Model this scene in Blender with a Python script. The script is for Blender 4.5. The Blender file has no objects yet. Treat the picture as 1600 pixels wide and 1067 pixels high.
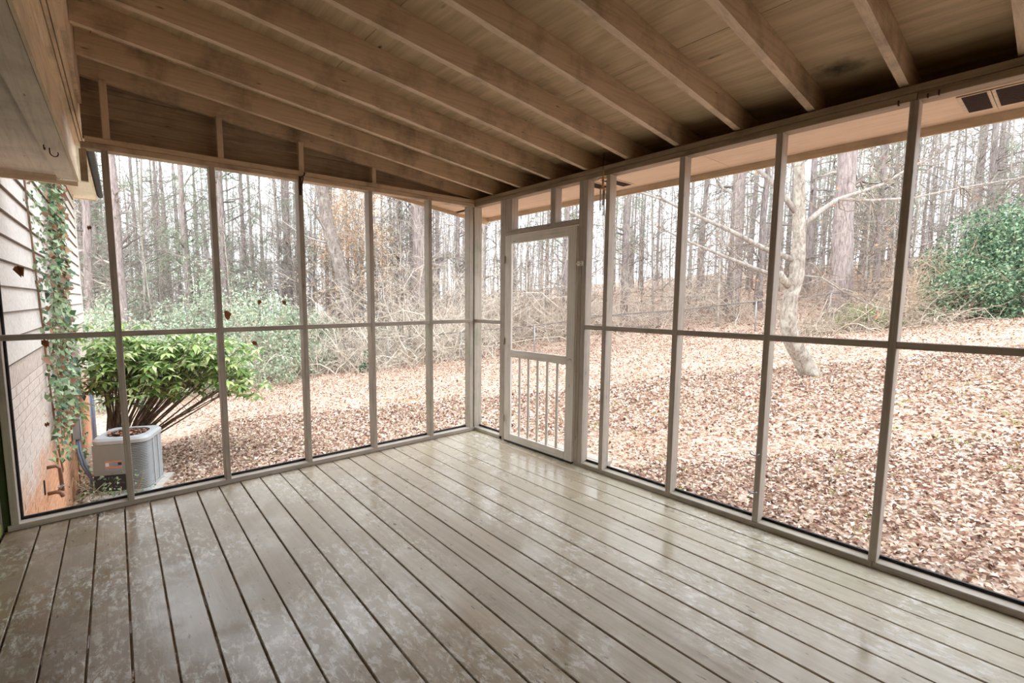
import bpy, math, random
import numpy as np
from mathutils import Vector, Matrix

S = bpy.context.scene
COL = S.collection
rng = np.random.default_rng(7)
random.seed(7)

# ------------------------------------------------------------------ camera
CAM = np.array([-3.3187, -4.1288, 1.5])
YAW, PITCH = math.radians(38.2207), math.radians(-5.98837)
FWD = np.array([math.sin(YAW) * math.cos(PITCH), math.cos(YAW) * math.cos(PITCH), math.sin(PITCH)])
RGT = np.array([math.cos(YAW), -math.sin(YAW), 0.0])
UPV = np.cross(RGT, FWD)
cd = bpy.data.cameras.new('camera')
cam = bpy.data.objects.new('camera', cd)
COL.objects.link(cam)
cam.matrix_world = Matrix(((RGT[0], UPV[0], -FWD[0], CAM[0]), (RGT[1], UPV[1], -FWD[1], CAM[1]),
                           (RGT[2], UPV[2], -FWD[2], CAM[2]), (0, 0, 0, 1)))
cd.sensor_width = 36.0
cd.lens = 737.85 / 1600 * 36.0
cd.shift_x, cd.shift_y = 0.0413, 0.00677
cd.clip_end = 400
S.camera = cam

# ------------------------------------------------------------------ world, light, exposure
W = bpy.data.worlds.new('overcast_sky')
S.world = W
W.use_nodes = True
bg = W.node_tree.nodes['Background']
bg.inputs['Color'].default_value = (0.90, 0.95, 1.0, 1)
bg.inputs['Strength'].default_value = 2.6
sd = bpy.data.lights.new('veiled_sun', 'SUN')
sd.energy = 0.7
sd.angle = math.radians(35)
sd.color = (1.0, 0.95, 0.88)
sun = bpy.data.objects.new('veiled_sun', sd)
COL.objects.link(sun)
sun.rotation_euler = (math.radians(38), 0, math.radians(-150))
S.view_settings.view_transform = 'Standard'
S.view_settings.look = 'None'
S.view_settings.exposure = 0.62
S.view_settings.gamma = 1.0
S.view_settings.use_curve_mapping = False
S.cycles.max_bounces = 8
S.cycles.diffuse_bounces = 5
S.cycles.transparent_max_bounces = 12

# ------------------------------------------------------------------ materials
def lin(c):
    return tuple(((x / 255) / 12.92 if x / 255 <= 0.04045 else ((x / 255 + 0.055) / 1.055) ** 2.4) for x in c) + (1,)

class NT:
    def __init__(s, name):
        s.m = bpy.data.materials.new(name)
        s.m.use_nodes = True
        s.t = s.m.node_tree
        s.b = s.t.nodes['Principled BSDF']
        s.out = s.t.nodes['Material Output']
    def n(s, kind, **kw):
        nd = s.t.nodes.new(kind)
        for k, v in kw.items():
            if k in nd.inputs: nd.inputs[k].default_value = v
            else: setattr(nd, k, v)
        return nd
    def l(s, a, b): s.t.links.new(a, b)
    def coords(s, scale=(1, 1, 1), rand=True):
        tc = s.n('ShaderNodeTexCoord')
        v = tc.outputs['Object']
        if rand:
            oi = s.n('ShaderNodeObjectInfo')
            mu = s.n('ShaderNodeMath', operation='MULTIPLY')
            mu.inputs[1].default_value = 37.0
            s.l(oi.outputs['Random'], mu.inputs[0])
            ad = s.n('ShaderNodeVectorMath', operation='ADD')
            s.l(v, ad.inputs[0]); s.l(mu.outputs[0], ad.inputs[1])
            v = ad.outputs[0]
        mp = s.n('ShaderNodeMapping')
        mp.inputs['Scale'].default_value = scale
        s.l(v, mp.inputs['Vector'])
        return mp.outputs[0]
    def noise(s, vec, scale, detail=4, rough=0.6, dist=0.0):
        nd = s.n('ShaderNodeTexNoise')
        nd.inputs['Scale'].default_value = scale
        nd.inputs['Detail'].default_value = detail
        nd.inputs['Roughness'].default_value = rough
        nd.inputs['Distortion'].default_value = dist
        if vec is not None: s.l(vec, nd.inputs['Vector'])
        return nd.outputs['Fac']
    def ramp(s, fac, stops):
        r = s.n('ShaderNodeValToRGB')
        e = r.color_ramp.elements
        while len(e) < len(stops): e.new(0.5)
        for el, (p, c) in zip(e, stops):
            el.position = p
            el.color = c if len(c) == 4 else tuple(c) + (1,)
        s.l(fac, r.inputs['Fac'])
        return r.outputs['Color']
    def mix(s, fac, a, b, mode='MIX'):
        m = s.n('ShaderNodeMix', data_type='RGBA', blend_type=mode)
        for i, v in ((0, fac), (6, a), (7, b)):
            if hasattr(v, 'is_linked'): s.l(v, m.inputs[i])
            else: m.inputs[i].default_value = v
        return m.outputs[2]
    def bump(s, h, strength=0.3, dist=0.004):
        b = s.n('ShaderNodeBump')
        b.inputs['Strength'].default_value = strength
        b.inputs['Distance'].default_value = dist
        s.l(h, b.inputs['Height'])
        s.l(b.outputs[0], s.b.inputs['Normal'])

STR = {'x': (1.6, 40, 40), 'y': (40, 1.6, 40), 'z': (40, 40, 1.6)}
def paint(name, axis, c1, c2, dirt=(0.05, 0.04, 0.03), dirt_amt=0.5, rough=0.6, knots=True, green=0.0):
    t = NT(name)
    v = t.coords(STR[axis])
    g = t.noise(v, 1.6, 6, 0.62, 0.3)
    base = t.ramp(g, [(0.22, lin(c2)), (0.55, lin(c1))])
    v2 = t.coords((1, 1, 1))
    blot = t.noise(v2, 3.0, 6, 0.65)
    br = t.ramp(blot, [(0.48, (0, 0, 0)), (0.74, (dirt_amt,) * 3)])
    col = t.mix(br, base, tuple(dirt) + (1,))
    if knots:
        kv = t.coords(tuple(3.2 if q < 5 else 15 for q in STR[axis]))
        vo = t.n('ShaderNodeTexVoronoi'); vo.inputs['Scale'].default_value = 1.0
        t.l(kv, vo.inputs['Vector'])
        kr = t.ramp(vo.outputs['Distance'], [(0.03, (0.7, 0.7, 0.7)), (0.08, (0, 0, 0))])
        col = t.mix(kr, col, (0.03, 0.024, 0.018, 1))
    if green:
        gn = t.noise(v2, 2.2, 4)
        gr = t.ramp(gn, [(0.5, (0, 0, 0)), (0.72, (green,) * 3)])
        col = t.mix(gr, col, (0.20, 0.24, 0.10, 1))
    t.l(col, t.b.inputs['Base Color'])
    t.b.inputs['Roughness'].default_value = rough
    t.bump(g, 0.15, 0.002)
    return t.m

def plain(name, c, rough=0.6, metal=0.0, noise=0.25, scale=8, bump=0.1):
    t = NT(name)
    v = t.coords((1, 1, 1))
    g = t.noise(v, scale, 5)
    d = tuple(x * (1 - noise) for x in lin(c)[:3]) + (1,)
    t.l(t.ramp(g, [(0.3, d), (0.65, lin(c))]), t.b.inputs['Base Color'])
    t.b.inputs['Roughness'].default_value = rough
    t.b.inputs['Metallic'].default_value = metal
    if bump: t.bump(g, bump, 0.003)
    return t.m

POST_A, POST_B = (190, 179, 168), (154, 143, 132)
M = {}
for ax in 'xyz':
    M['post_' + ax] = paint('grey_beige_paint_' + ax, ax, POST_A, POST_B, dirt_amt=0.30, green=0.05)
    M['roof_' + ax] = paint('tan_paint_' + ax, ax, (218, 194, 166), (188, 163, 135), dirt_amt=0.72)
    M['plate_' + ax] = paint('dirty_plate_paint_' + ax, ax, (166, 146, 122), (118, 100, 80), dirt_amt=0.6)
    M['trim_' + ax] = paint('cream_trim_paint_' + ax, ax, (224, 204, 176), (188, 162, 134), dirt_amt=0.4)
M['door_z'] = paint('white_door_paint_z', 'z', (238, 233, 226), (212, 204, 194), dirt_amt=0.2)
M['door_y'] = paint('white_door_paint_y', 'y', (238, 233, 226), (212, 204, 194), dirt_amt=0.2)
M['soffit'] = paint('soffit_plywood', 'y', (240, 212, 184), (222, 190, 160), dirt_amt=0.12, knots=False)
M['soffit_grey'] = paint('grey_soffit_board', 'y', (214, 200, 182), (188, 174, 156), dirt_amt=0.3)
M['cream_soffit'] = paint('cream_soffit', 'y', (230, 220, 202), (214, 202, 182), dirt_amt=0.1, knots=False)
M['mossy_z'] = paint('mossy_post_paint', 'z', (194, 185, 172), (156, 148, 134), dirt_amt=0.35, green=0.5)
M['mossy_y'] = paint('mossy_sill_paint', 'y', (188, 178, 164), (148, 140, 124), dirt_amt=0.35, green=0.5)

def make_ply():
    t = NT('roof_plywood')
    v = t.coords((26, 1.6, 26))
    g = t.noise(v, 1.4, 6, 0.6, 0.5)
    base = t.ramp(g, [(0.2, lin((180, 158, 126))), (0.6, lin((212, 190, 156)))])
    kv = t.coords((8, 2.4, 0))
    vo = t.n('ShaderNodeTexVoronoi'); vo.inputs['Scale'].default_value = 1.0
    t.l(kv, vo.inputs['Vector'])
    kr = t.ramp(vo.outputs['Distance'], [(0.06, (0.9, 0.9, 0.9)), (0.11, (0, 0, 0))])
    kr = t.mix(1.0, kr, t.ramp(t.noise(t.coords((1, 1, 1)), 3.1, 3), [(0.5, (0, 0, 0)), (0.6, (1, 1, 1))]), 'MULTIPLY')
    col = t.mix(kr, base, (0.02, 0.016, 0.012, 1))
    w = t.n('ShaderNodeTexWave', wave_type='RINGS', rings_direction='Z'); w.inputs['Scale'].default_value = 2.2
    w.inputs['Distortion'].default_value = 6.0
    t.l(t.coords((1.2, 0.5, 1)), w.inputs['Vector'])
    col = t.mix(t.ramp(w.outputs['Fac'], [(0.0, (0.0,) * 3), (1.0, (0.18,) * 3)]), col, lin((112, 90, 64)))
    tc = t.n('ShaderNodeTexCoord')
    dv = t.n('ShaderNodeVectorMath', operation='DISTANCE'); t.l(tc.outputs['Object'], dv.inputs[0]); dv.inputs[1].default_value = (-0.08, -3.24, 2.74)
    sm = t.n('ShaderNodeMath', operation='ADD'); t.l(dv.outputs['Value'], sm.inputs[0])
    nm = t.n('ShaderNodeMath', operation='MULTIPLY'); t.l(t.noise(t.coords((1, 1, 1), False), 14, 4), nm.inputs[0]); nm.inputs[1].default_value = 0.16
    t.l(nm.outputs[0], sm.inputs[1])
    col = t.mix(t.ramp(sm.outputs[0], [(0.10, (0.85,) * 3), (0.21, (0, 0, 0))]), col, (0.02, 0.016, 0.01, 1))
    mo = t.noise(t.coords((1, 1, 1), False), 1.9, 4)
    col = t.mix(t.ramp(mo, [(0.62, (0, 0, 0)), (0.78, (0.7,) * 3)]), col, (0.03, 0.026, 0.02, 1))
    t.l(col, t.b.inputs['Base Color'])
    t.b.inputs['Roughness'].default_value = 0.75
    t.bump(g, 0.2, 0.003)
    return t.m
M['ply'] = make_ply()

def make_deck():
    t = NT('worn_deck_paint')
    v = t.coords((26, 1.0, 20))
    g = t.noise(v, 1.3, 7, 0.65, 0.4)
    oi = t.n('ShaderNodeObjectInfo')
    base = t.ramp(g, [(0.25, lin((156, 141, 122))), (0.62, lin((196, 184, 164)))])
    bd = t.ramp(oi.outputs['Random'], [(0.0, lin((156, 139, 119))), (0.5, lin((190, 176, 155))), (1.0, lin((198, 185, 162)))])
    col = t.mix(0.35, base, bd)
    wv = t.coords((1, 1, 1), False)
    # brown scuffed zone towards the house, green film towards the outer sills
    sx = t.n('ShaderNodeSeparateXYZ'); tc = t.n('ShaderNodeTexCoord'); t.l(tc.outputs['Object'], sx.inputs[0])
    mr = t.n('ShaderNodeMapRange'); mr.inputs[1].default_value = -2.0; mr.inputs[2].default_value = -3.4
    t.l(sx.outputs['X'], mr.inputs[0])
    brn = t.noise(wv, 2.6, 5, 0.6)
    mm = t.n('ShaderNodeMath', operation='MULTIPLY'); t.l(mr.outputs[0], mm.inputs[0]); mm.inputs[1].default_value = 0.9
    col = t.mix(mm.outputs[0], col, t.ramp(brn, [(0.3, lin((122, 100, 84))), (0.7, lin((160, 138, 118)))]))
    mg = t.n('ShaderNodeMapRange'); mg.inputs[1].default_value = -1.0; mg.inputs[2].default_value = -0.1
    t.l(sx.outputs['X'], mg.inputs[0])
    gn = t.ramp(t.noise(wv, 1.7, 4), [(0.40, (0, 0, 0)), (0.66, (0.38,) * 3)])
    gm = t.mix(1.0, gn, mg.outputs[0], 'MULTIPLY')
    col = t.mix(gm, col, lin((150, 152, 108)))
    # pale scuffs
    sc = t.noise(t.coords((13, 6.0, 13), False), 2.2, 9, 0.8, 0.4)
    zone = t.ramp(t.noise(wv, 1.1, 3), [(0.44, (0, 0, 0)), (0.58, (1, 1, 1))])
    scr = t.ramp(sc, [(0.50, (0, 0, 0)), (0.58, (0.85,) * 3)])
    scm = t.mix(1.0, scr, zone, 'MULTIPLY')
    col = t.mix(scm, col, lin((228, 225, 220)))
    # dark specks and grain splits
    sp = t.noise(t.coords((60, 14, 60)), 1.0, 3, 0.5)
    col = t.mix(t.ramp(sp, [(0.67, (0, 0, 0)), (0.73, (0.8,) * 3)]), col, (0.05, 0.04, 0.03, 1))
    t.l(col, t.b.inputs['Base Color'])
    rz = t.ramp(t.noise(wv, 1.6, 5, 0.65), [(0.40, (0.10,) * 3), (0.56, (0.42,) * 3)])
    t.l(rz, t.b.inputs['Roughness'])
    t.b.inputs['Specular IOR Level'].default_value = 0.55
    t.bump(g, 0.35, 0.0025)
    return t.m
M['deck'] = make_deck()

def attr_mat(name, rough=0.7, spec=0.3, trans=0.0):
    t = NT(name)
    a = t.n('ShaderNodeAttribute'); a.attribute_name = 'Col'
    t.l(a.outputs['Color'], t.b.inputs['Base Color'])
    t.b.inputs['Roughness'].default_value = rough
    t.b.inputs['Specular IOR Level'].default_value = spec
    if trans:
        tr = t.n('ShaderNodeBsdfTranslucent'); t.l(a.outputs['Color'], tr.inputs['Color'])
        mx = t.n('ShaderNodeMixShader'); mx.inputs[0].default_value = trans
        t.l(t.b.outputs[0], mx.inputs[1]); t.l(tr.outputs[0], mx.inputs[2]); t.l(mx.outputs[0], t.out.inputs[0])
    return t.m
M['leaf'] = attr_mat('dry_leaf', 0.75, 0.2, 0.15)
M['green'] = attr_mat('glossy_green_leaf', 0.38, 0.5, 0.22)
M['foliage'] = attr_mat('evergreen_foliage', 0.55, 0.35, 0.25)
M['twig'] = attr_mat('bare_twig', 0.85, 0.15)

def bark(name, c1, c2, sc=(9, 9, 1.6), lichen=0.0):
    t = NT(name)
    v = t.coords(sc)
    g = t.noise(v, 1.7, 7, 0.68, 0.6)
    col = t.ramp(g, [(0.32, lin(c2)), (0.62, lin(c1))])
    if lichen:
        ln = t.noise(t.coords((2.2, 2.2, 1.6)), 3.0, 5)
        col = t.mix(t.ramp(ln, [(0.50, (0, 0, 0)), (0.62, (lichen,) * 3)]), col, lin((214, 212, 200)))
    t.l(col, t.b.inputs['Base Color'])
    t.b.inputs['Roughness'].default_value = 0.9
    t.b.inputs['Specular IOR Level'].default_value = 0.15
    t.bump(g, 0.9, 0.03)
    return t.m
M['bark_pine'] = bark('pine_bark', (184, 170, 166), (116, 104, 102))
M['bark_grey'] = bark('grey_bark', (186, 178, 170), (128, 119, 112), lichen=0.3)
M['bark_oak'] = bark('dark_oak_bark', (160, 148, 140), (96, 86, 80), lichen=0.25)
M['bark_pale'] = bark('pale_lichened_bark', (190, 180, 168), (122, 110, 98), (12, 12, 5), lichen=0.55)
M['bark_log'] = bark('fallen_log_bark', (150, 132, 118), (92, 76, 66))

def make_ground():
    t = NT('leafy_ground')
    v = t.coords((1, 1, 0.2), False)
    vo = t.n('ShaderNodeTexVoronoi'); vo.inputs['Scale'].default_value = 22.0
    t.l(v, vo.inputs['Vector'])
    sx = t.n('ShaderNodeSeparateColor'); t.l(vo.outputs['Color'], sx.inputs[0])
    col = t.ramp(sx.outputs[0], [(0.0, lin((133, 101, 86))), (0.3, lin((179, 149, 129))), (0.6, lin((205, 180, 160))), (1.0, lin((227, 210, 193)))])
    big = t.noise(v, 0.5, 4)
    col = t.mix(t.ramp(big, [(0.45, (0, 0, 0)), (0.7, (0.35,) * 3)]), col, lin((150, 108, 84)))
    t.l(col, t.b.inputs['Base Color'])
    t.b.inputs['Roughness'].default_value = 0.95
    t.b.inputs['Specular IOR Level'].default_value = 0.1
    t.bump(vo.outputs['Distance'], 0.8, 0.03)
    return t.m
M['ground'] = make_ground()

def make_screen():
    t = NT('insect_screen')
    tr = t.n('ShaderNodeBsdfTransparent')
    df = t.n('ShaderNodeBsdfDiffuse'); df.inputs['Color'].default_value = (0.16, 0.16, 0.17, 1)
    mx = t.n('ShaderNodeMixShader'); mx.inputs[0].default_value = 0.07
    t.l(tr.outputs[0], mx.inputs[1]); t.l(df.outputs[0], mx.inputs[2]); t.l(mx.outputs[0], t.out.inputs[0])
    return t.m
M['screen'] = make_screen()
def make_siding():
    t = NT('white_siding_paint')
    v = t.coords((1, 1, 1))
    g = t.noise(v, 30, 4)
    col = t.ramp(g, [(0.3, lin((214, 208, 204))), (0.6, lin((236, 232, 228)))])
    d = t.noise(v, 2.0, 6, 0.7)
    col = t.mix(t.ramp(d, [(0.58, (0, 0, 0)), (0.75, (0.4,) * 3)]), col, lin((150, 142, 134)))
    t.l(col, t.b.inputs['Base Color']); t.b.inputs['Roughness'].default_value = 0.55
    return t.m
M['siding'] = make_siding()
def make_brick():
    t = NT('painted_brick')
    v = t.coords((1, 1, 1))
    g = t.noise(v, 26, 5)
    oi = t.n('ShaderNodeObjectInfo')
    white = t.ramp(g, [(0.3, lin((206, 190, 180))), (0.6, lin((228, 218, 210)))])
    red = t.ramp(g, [(0.3, lin((196, 136, 100))), (0.65, lin((226, 176, 140)))])
    sx = t.n('ShaderNodeSeparateXYZ'); tc = t.n('ShaderNodeTexCoord'); t.l(tc.outputs['Object'], sx.inputs[0])
    mr = t.n('ShaderNodeMapRange'); mr.inputs[1].default_value = 0.25; mr.inputs[2].default_value = -0.75
    t.l(sx.outputs['Z'], mr.inputs[0])
    n2 = t.noise(t.coords((1, 1, 1), False), 3.5, 4)
    ad = t.n('ShaderNodeMath', operation='ADD'); t.l(mr.outputs[0], ad.inputs[0]); t.l(n2, ad.inputs[1])
    f = t.ramp(ad.outputs[0], [(0.62, (0, 0, 0)), (1.05, (1, 1, 1))])
    t.l(t.mix(f, white, red), t.b.inputs['Base Color'])
    t.b.inputs['Roughness'].default_value = 0.85
    t.bump(g, 0.5, 0.004)
    return t.m
M['brick'] = make_brick()
M['edge'] = plain('shaded_stained_edge', (120, 104, 92), 0.8, noise=0.4)
M['mortar'] = plain('mortar', (178, 164, 154), 0.95)
M['brick_moss'] = plain('mossy_painted_brick', (150, 168, 84), 0.8, noise=0.45, scale=14, bump=0.4)
M['mortar_moss'] = plain('mossy_mortar', (70, 84, 44), 0.95)
M['ac_grey'] = plain('pale_grey_enamel', (184, 188, 190), 0.4, noise=0.08)
M['ac_panel'] = plain('grey_enamel_panel', (148, 151, 146), 0.45, noise=0.08)
M['ac_dark'] = plain('dark_recess', (58, 58, 60), 0.8)
M['concrete'] = plain('concrete', (210, 204, 196), 0.9)
M['galv'] = plain('galvanised_steel', (176, 182, 186), 0.45, 0.6, noise=0.15)
M['fence'] = plain('dull_galvanised_wire', (112, 110, 108), 0.7, 0.2, noise=0.2)
M['chrome'] = plain('bright_steel', (214, 208, 196), 0.3, 0.8, noise=0.1)
M['rust'] = plain('rusty_iron', (84, 58, 44), 0.8, 0.2, noise=0.5, scale=40)
M['black'] = plain('black_rubber', (34, 34, 36), 0.6)
M['conduit'] = plain('grey_plastic_conduit', (120, 130, 150), 0.5, noise=0.1)
M['copper'] = plain('weathered_copper_pipe', (150, 116, 92), 0.5, 0.2)
M['brass'] = plain('brass', (214, 172, 120), 0.35, 0.6)
M['vent'] = plain('brown_vent_mesh', (62, 40, 30), 0.8)
M['orange'] = plain('orange_label', (226, 140, 70), 0.6, noise=0.05)
M['label'] = plain('grey_label', (150, 156, 168), 0.6, noise=0.05)
M['white'] = plain('white_paint', (232, 232, 232), 0.5, noise=0.05)
M['glass_dark'] = plain('window_pane', (150, 164, 176), 0.08, noise=0.05, bump=0)
M['stone'] = plain('grey_stone', (158, 152, 148), 0.9, noise=0.35)

# ------------------------------------------------------------------ geometry helpers
def link(name, me, mat, parent=None):
    o = bpy.data.objects.new(name, me)
    if mat is not None and not me.materials: me.materials.append(mat)
    COL.objects.link(o)
    if parent is not None: o.parent = parent
    return o
def mesh(name, v, f, mat, parent=None, smooth=False):
    me = bpy.data.meshes.new(name)
    me.from_pydata([tuple(p) for p in v], [], f)
    if smooth: me.polygons.foreach_set('use_smooth', [True] * len(me.polygons))
    me.update()
    return link(name, me, mat, parent)
def empty(name, loc=(0, 0, 0), kind=None, label=None, cat=None, group=None):
    o = bpy.data.objects.new(name, None)
    o.location = loc
    o.empty_display_size = 0.1
    COL.objects.link(o)
    return tag(o, label, cat, group, kind)
def tag(o, label=None, cat=None, group=None, kind=None):
    for k, x in (('label', label), ('category', cat), ('group', group), ('kind', kind)):
        if x: o[k] = x
    return o
class MB:
    def __init__(s): s.v = []; s.f = []
    def add(s, v, f):
        n = len(s.v); s.v += [tuple(p) for p in v]; s.f += [tuple(i + n for i in q) for q in f]
    def beam(s, p0, p1, w, h, up=(0, 0, 1), ch=0.004):
        p0, p1, up = Vector(p0), Vector(p1), Vector(up)
        d = (p1 - p0).normalized()
        sx = d.cross(up).normalized(); uy = sx.cross(d).normalized()
        a, b, c = w / 2, h / 2, min(ch, w / 3, h / 3)
        if c > 0: prof = [(-a + c, -b), (a - c, -b), (a, -b + c), (a, b - c), (a - c, b), (-a + c, b), (-a, b - c), (-a, -b + c)]
        else: prof = [(-a, -b), (a, -b), (a, b), (-a, b)]
        n = len(prof)
        vs = [p + sx * x + uy * y for p in (p0, p1) for x, y in prof]
        s.add(vs, [(i, (i + 1) % n, n + (i + 1) % n, n + i) for i in range(n)] + [tuple(range(n - 1, -1, -1)), tuple(range(n, 2 * n))])
        return s
    def box(s, lo, hi, ch=0.003):
        lo, hi = Vector(lo), Vector(hi)
        d = hi - lo; c = (lo + hi) / 2
        ax = max(range(3), key=lambda i: d[i])
        p0, p1 = c.copy(), c.copy(); p0[ax], p1[ax] = lo[ax], hi[ax]
        if ax == 2: return s.beam(p0, p1, d.x, d.y, (0, 1, 0), ch)
        return s.beam(p0, p1, d.y if ax == 0 else d.x, d.z, (0, 0, 1), ch)
    def tube(s, pts, r, n=8, cap=True):
        pts = [Vector(p) for p in pts]
        rs = r if isinstance(r, (list, tuple)) else [r] * len(pts)
        base = len(s.v); u = None
        for i, p in enumerate(pts):
            d = (pts[min(i + 1, len(pts) - 1)] - pts[max(i - 1, 0)]).normalized()
            if u is None: u = d.orthogonal().normalized()
            u = (u - d * u.dot(d)).normalized(); w = d.cross(u)
            s.v += [tuple(p + (u * math.cos(2 * math.pi * k / n) + w * math.sin(2 * math.pi * k / n)) * rs[i]) for k in range(n)]
        for i in range(len(pts) - 1):
            for k in range(n):
                a, b = base + i * n + k, base + i * n + (k + 1) % n
                s.f.append((a, b, b + n, a + n))
        if cap:
            s.f.append(tuple(base + k for k in range(n - 1, -1, -1)))
            s.f.append(tuple(base + (len(pts) - 1) * n + k for k in range(n)))
        return s
    def build(s, name, mat, parent=None, smooth=False): return mesh(name, s.v, s.f, mat, parent, smooth)
def box(name, lo, hi, mat, parent=None, ch=0.003): return MB().box(lo, hi, ch).build(name, mat, parent)
def beam(name, p0, p1, w, h, mat, parent=None, up=(0, 0, 1), ch=0.004): return MB().beam(p0, p1, w, h, up, ch).build(name, mat, parent)
def tube(name, pts, r, mat, parent=None, n=8): return MB().tube(pts, r, n).build(name, mat, parent, True)

def np_mesh(name, V, F, mat, parent=None, col=None, smooth=False):
    """V (n,3); F (m,k) equal-sized polygons; col (n,3) linear albedo"""
    me = bpy.data.meshes.new(name)
    V = np.ascontiguousarray(V, dtype=np.float32); F = np.ascontiguousarray(F, dtype=np.int32)
    m, k = F.shape
    me.vertices.add(len(V)); me.vertices.foreach_set('co', V.ravel())
    me.loops.add(m * k); me.loops.foreach_set('vertex_index', F.ravel())
    me.polygons.add(m)
    me.polygons.foreach_set('loop_start', np.arange(0, m * k, k, dtype=np.int32))
    me.polygons.foreach_set('loop_total', np.full(m, k, dtype=np.int32))
    if smooth: me.polygons.foreach_set('use_smooth', np.ones(m, dtype=bool))
    me.update(calc_edges=True)
    if col is not None:
        a = me.color_attributes.new('Col', 'FLOAT_COLOR', 'POINT')
        a.data.foreach_set('color', np.concatenate([col, np.ones((len(col), 1))], 1).astype(np.float32).ravel())
    return link(name, me, mat, parent)

def tubes_np(P, Rr, sides=3):
    """P (N,K,3), Rr (N,K) -> verts, quads"""
    N, K, _ = P.shape
    D = np.gradient(P, axis=1); D /= np.linalg.norm(D, axis=2, keepdims=True) + 1e-9
    ref = np.where(np.abs(D[..., 2:3]) > 0.9, np.array([1.0, 0, 0]), np.array([0, 0, 1.0]))
    A = np.cross(D, ref); A /= np.linalg.norm(A, axis=2, keepdims=True) + 1e-9
    B = np.cross(D, A)
    ang = np.arange(sides) * 2 * np.pi / sides
    V = P[:, :, None, :] + Rr[:, :, None, None] * (A[:, :, None, :] * np.cos(ang)[None, None, :, None] + B[:, :, None, :] * np.sin(ang)[None, None, :, None])
    idx = np.arange(N * K * sides).reshape(N, K, sides)
    nx = np.roll(idx, -1, axis=2)
    F = np.stack([idx[:, :-1], nx[:, :-1], nx[:, 1:], idx[:, 1:]], -1).reshape(-1, 4)
    return V.reshape(-1, 3), F

def walk(P0, D0, L, K, wob, droop=0.0):
    """N random-walk curves. P0,D0 (N,3), L (N,)"""
    N = len(P0)
    P = np.zeros((N, K, 3)); P[:, 0] = P0
    D = D0 / (np.linalg.norm(D0, axis=1, keepdims=True) + 1e-9)
    st = (L / (K - 1))[:, None]
    for k in range(1, K):
        D = D + rng.normal(0, wob, (N, 3)); D[:, 2] -= droop
        D /= np.linalg.norm(D, axis=1, keepdims=True)
        P[:, k] = P[:, k - 1] + D * st
    return P

def pal(cols, n, jit=0.12):
    c = np.array([lin(q)[:3] for q in cols])[rng.integers(0, len(cols), n)]
    return np.clip(c * (1 + rng.normal(0, jit, (n, 1))), 0.01, 0.9)

def leaves_np(C, Dn, Nn, L, Wd, fold=0.25):
    """leaves: centre/base C, axis Dn, normal Nn, length L, width Wd -> 6 verts, 4 tris each"""
    n = len(C)
    Dn = Dn / (np.linalg.norm(Dn, axis=1, keepdims=True) + 1e-9)
    Sd = np.cross(Dn, Nn); Sd /= np.linalg.norm(Sd, axis=1, keepdims=True) + 1e-9
    Nn = np.cross(Sd, Dn)
    L, Wd = L[:, None], Wd[:, None]
    v = np.stack([C, C + Dn * L * 0.45 + Sd * Wd * 0.5 + Nn * Wd * fold, C + Dn * L * 0.5, C + Dn * L * 0.45 - Sd * Wd * 0.5 + Nn * Wd * fold, C + Dn * L - Nn * L * 0.12], 1)
    i = np.arange(n)[:, None] * 5
    F = np.concatenate([i + np.array([[0, 2, 1]]), i + np.array([[0, 3, 2]]), i + np.array([[1, 2, 4]]), i + np.array([[2, 3, 4]])], 1).reshape(-1, 3)
    return v.reshape(-1, 3), F
def rand_unit(n):
    v = rng.normal(0, 1, (n, 3)); return v / np.linalg.norm(v, axis=1, keepdims=True)

MIST = 0.016
FH = np.array([math.sin(YAW), math.cos(YAW)])            # the way the yard falls away from the porch
RH = np.array([math.cos(YAW), -math.sin(YAW)])           # the way the yard climbs
def ground_z(x, y):
    x, y = np.asarray(x, float), np.asarray(y, float)
    d = (x + 3.3187) * FH[0] + (y + 4.1288) * FH[1]
    a = (x + 3.3187) * RH[0] + (y + 4.1288) * RH[1]
    z = -1.02 + 0.1 * a + np.where(d < 20, 0.018 * (20 - d), np.minimum(0.075 * (d - 20), 1.5 + 0.02 * (d - 40)))
    return z + 0.05 * np.sin(x * 0.9 + 1.3) * np.cos(y * 0.7) + 0.03 * np.sin(x * 2.3 + y * 1.9)
def at(a, d):                                            # yard coordinates: a metres up the slope, d metres out
    x = -3.3187 + RH[0] * a + FH[0] * d; y = -4.1288 + RH[1] * a + FH[1] * d
    return float(x), float(y)

# ================================================================== STRUCTURE
Y0 = -5.25                                               # porch runs on to here behind the photographer
HS = 0.036                                               # the house is this much out of square with the outer screen wall
XW = -3.88
def hx(y, off=0.0): return XW + HS * y + off

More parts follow.
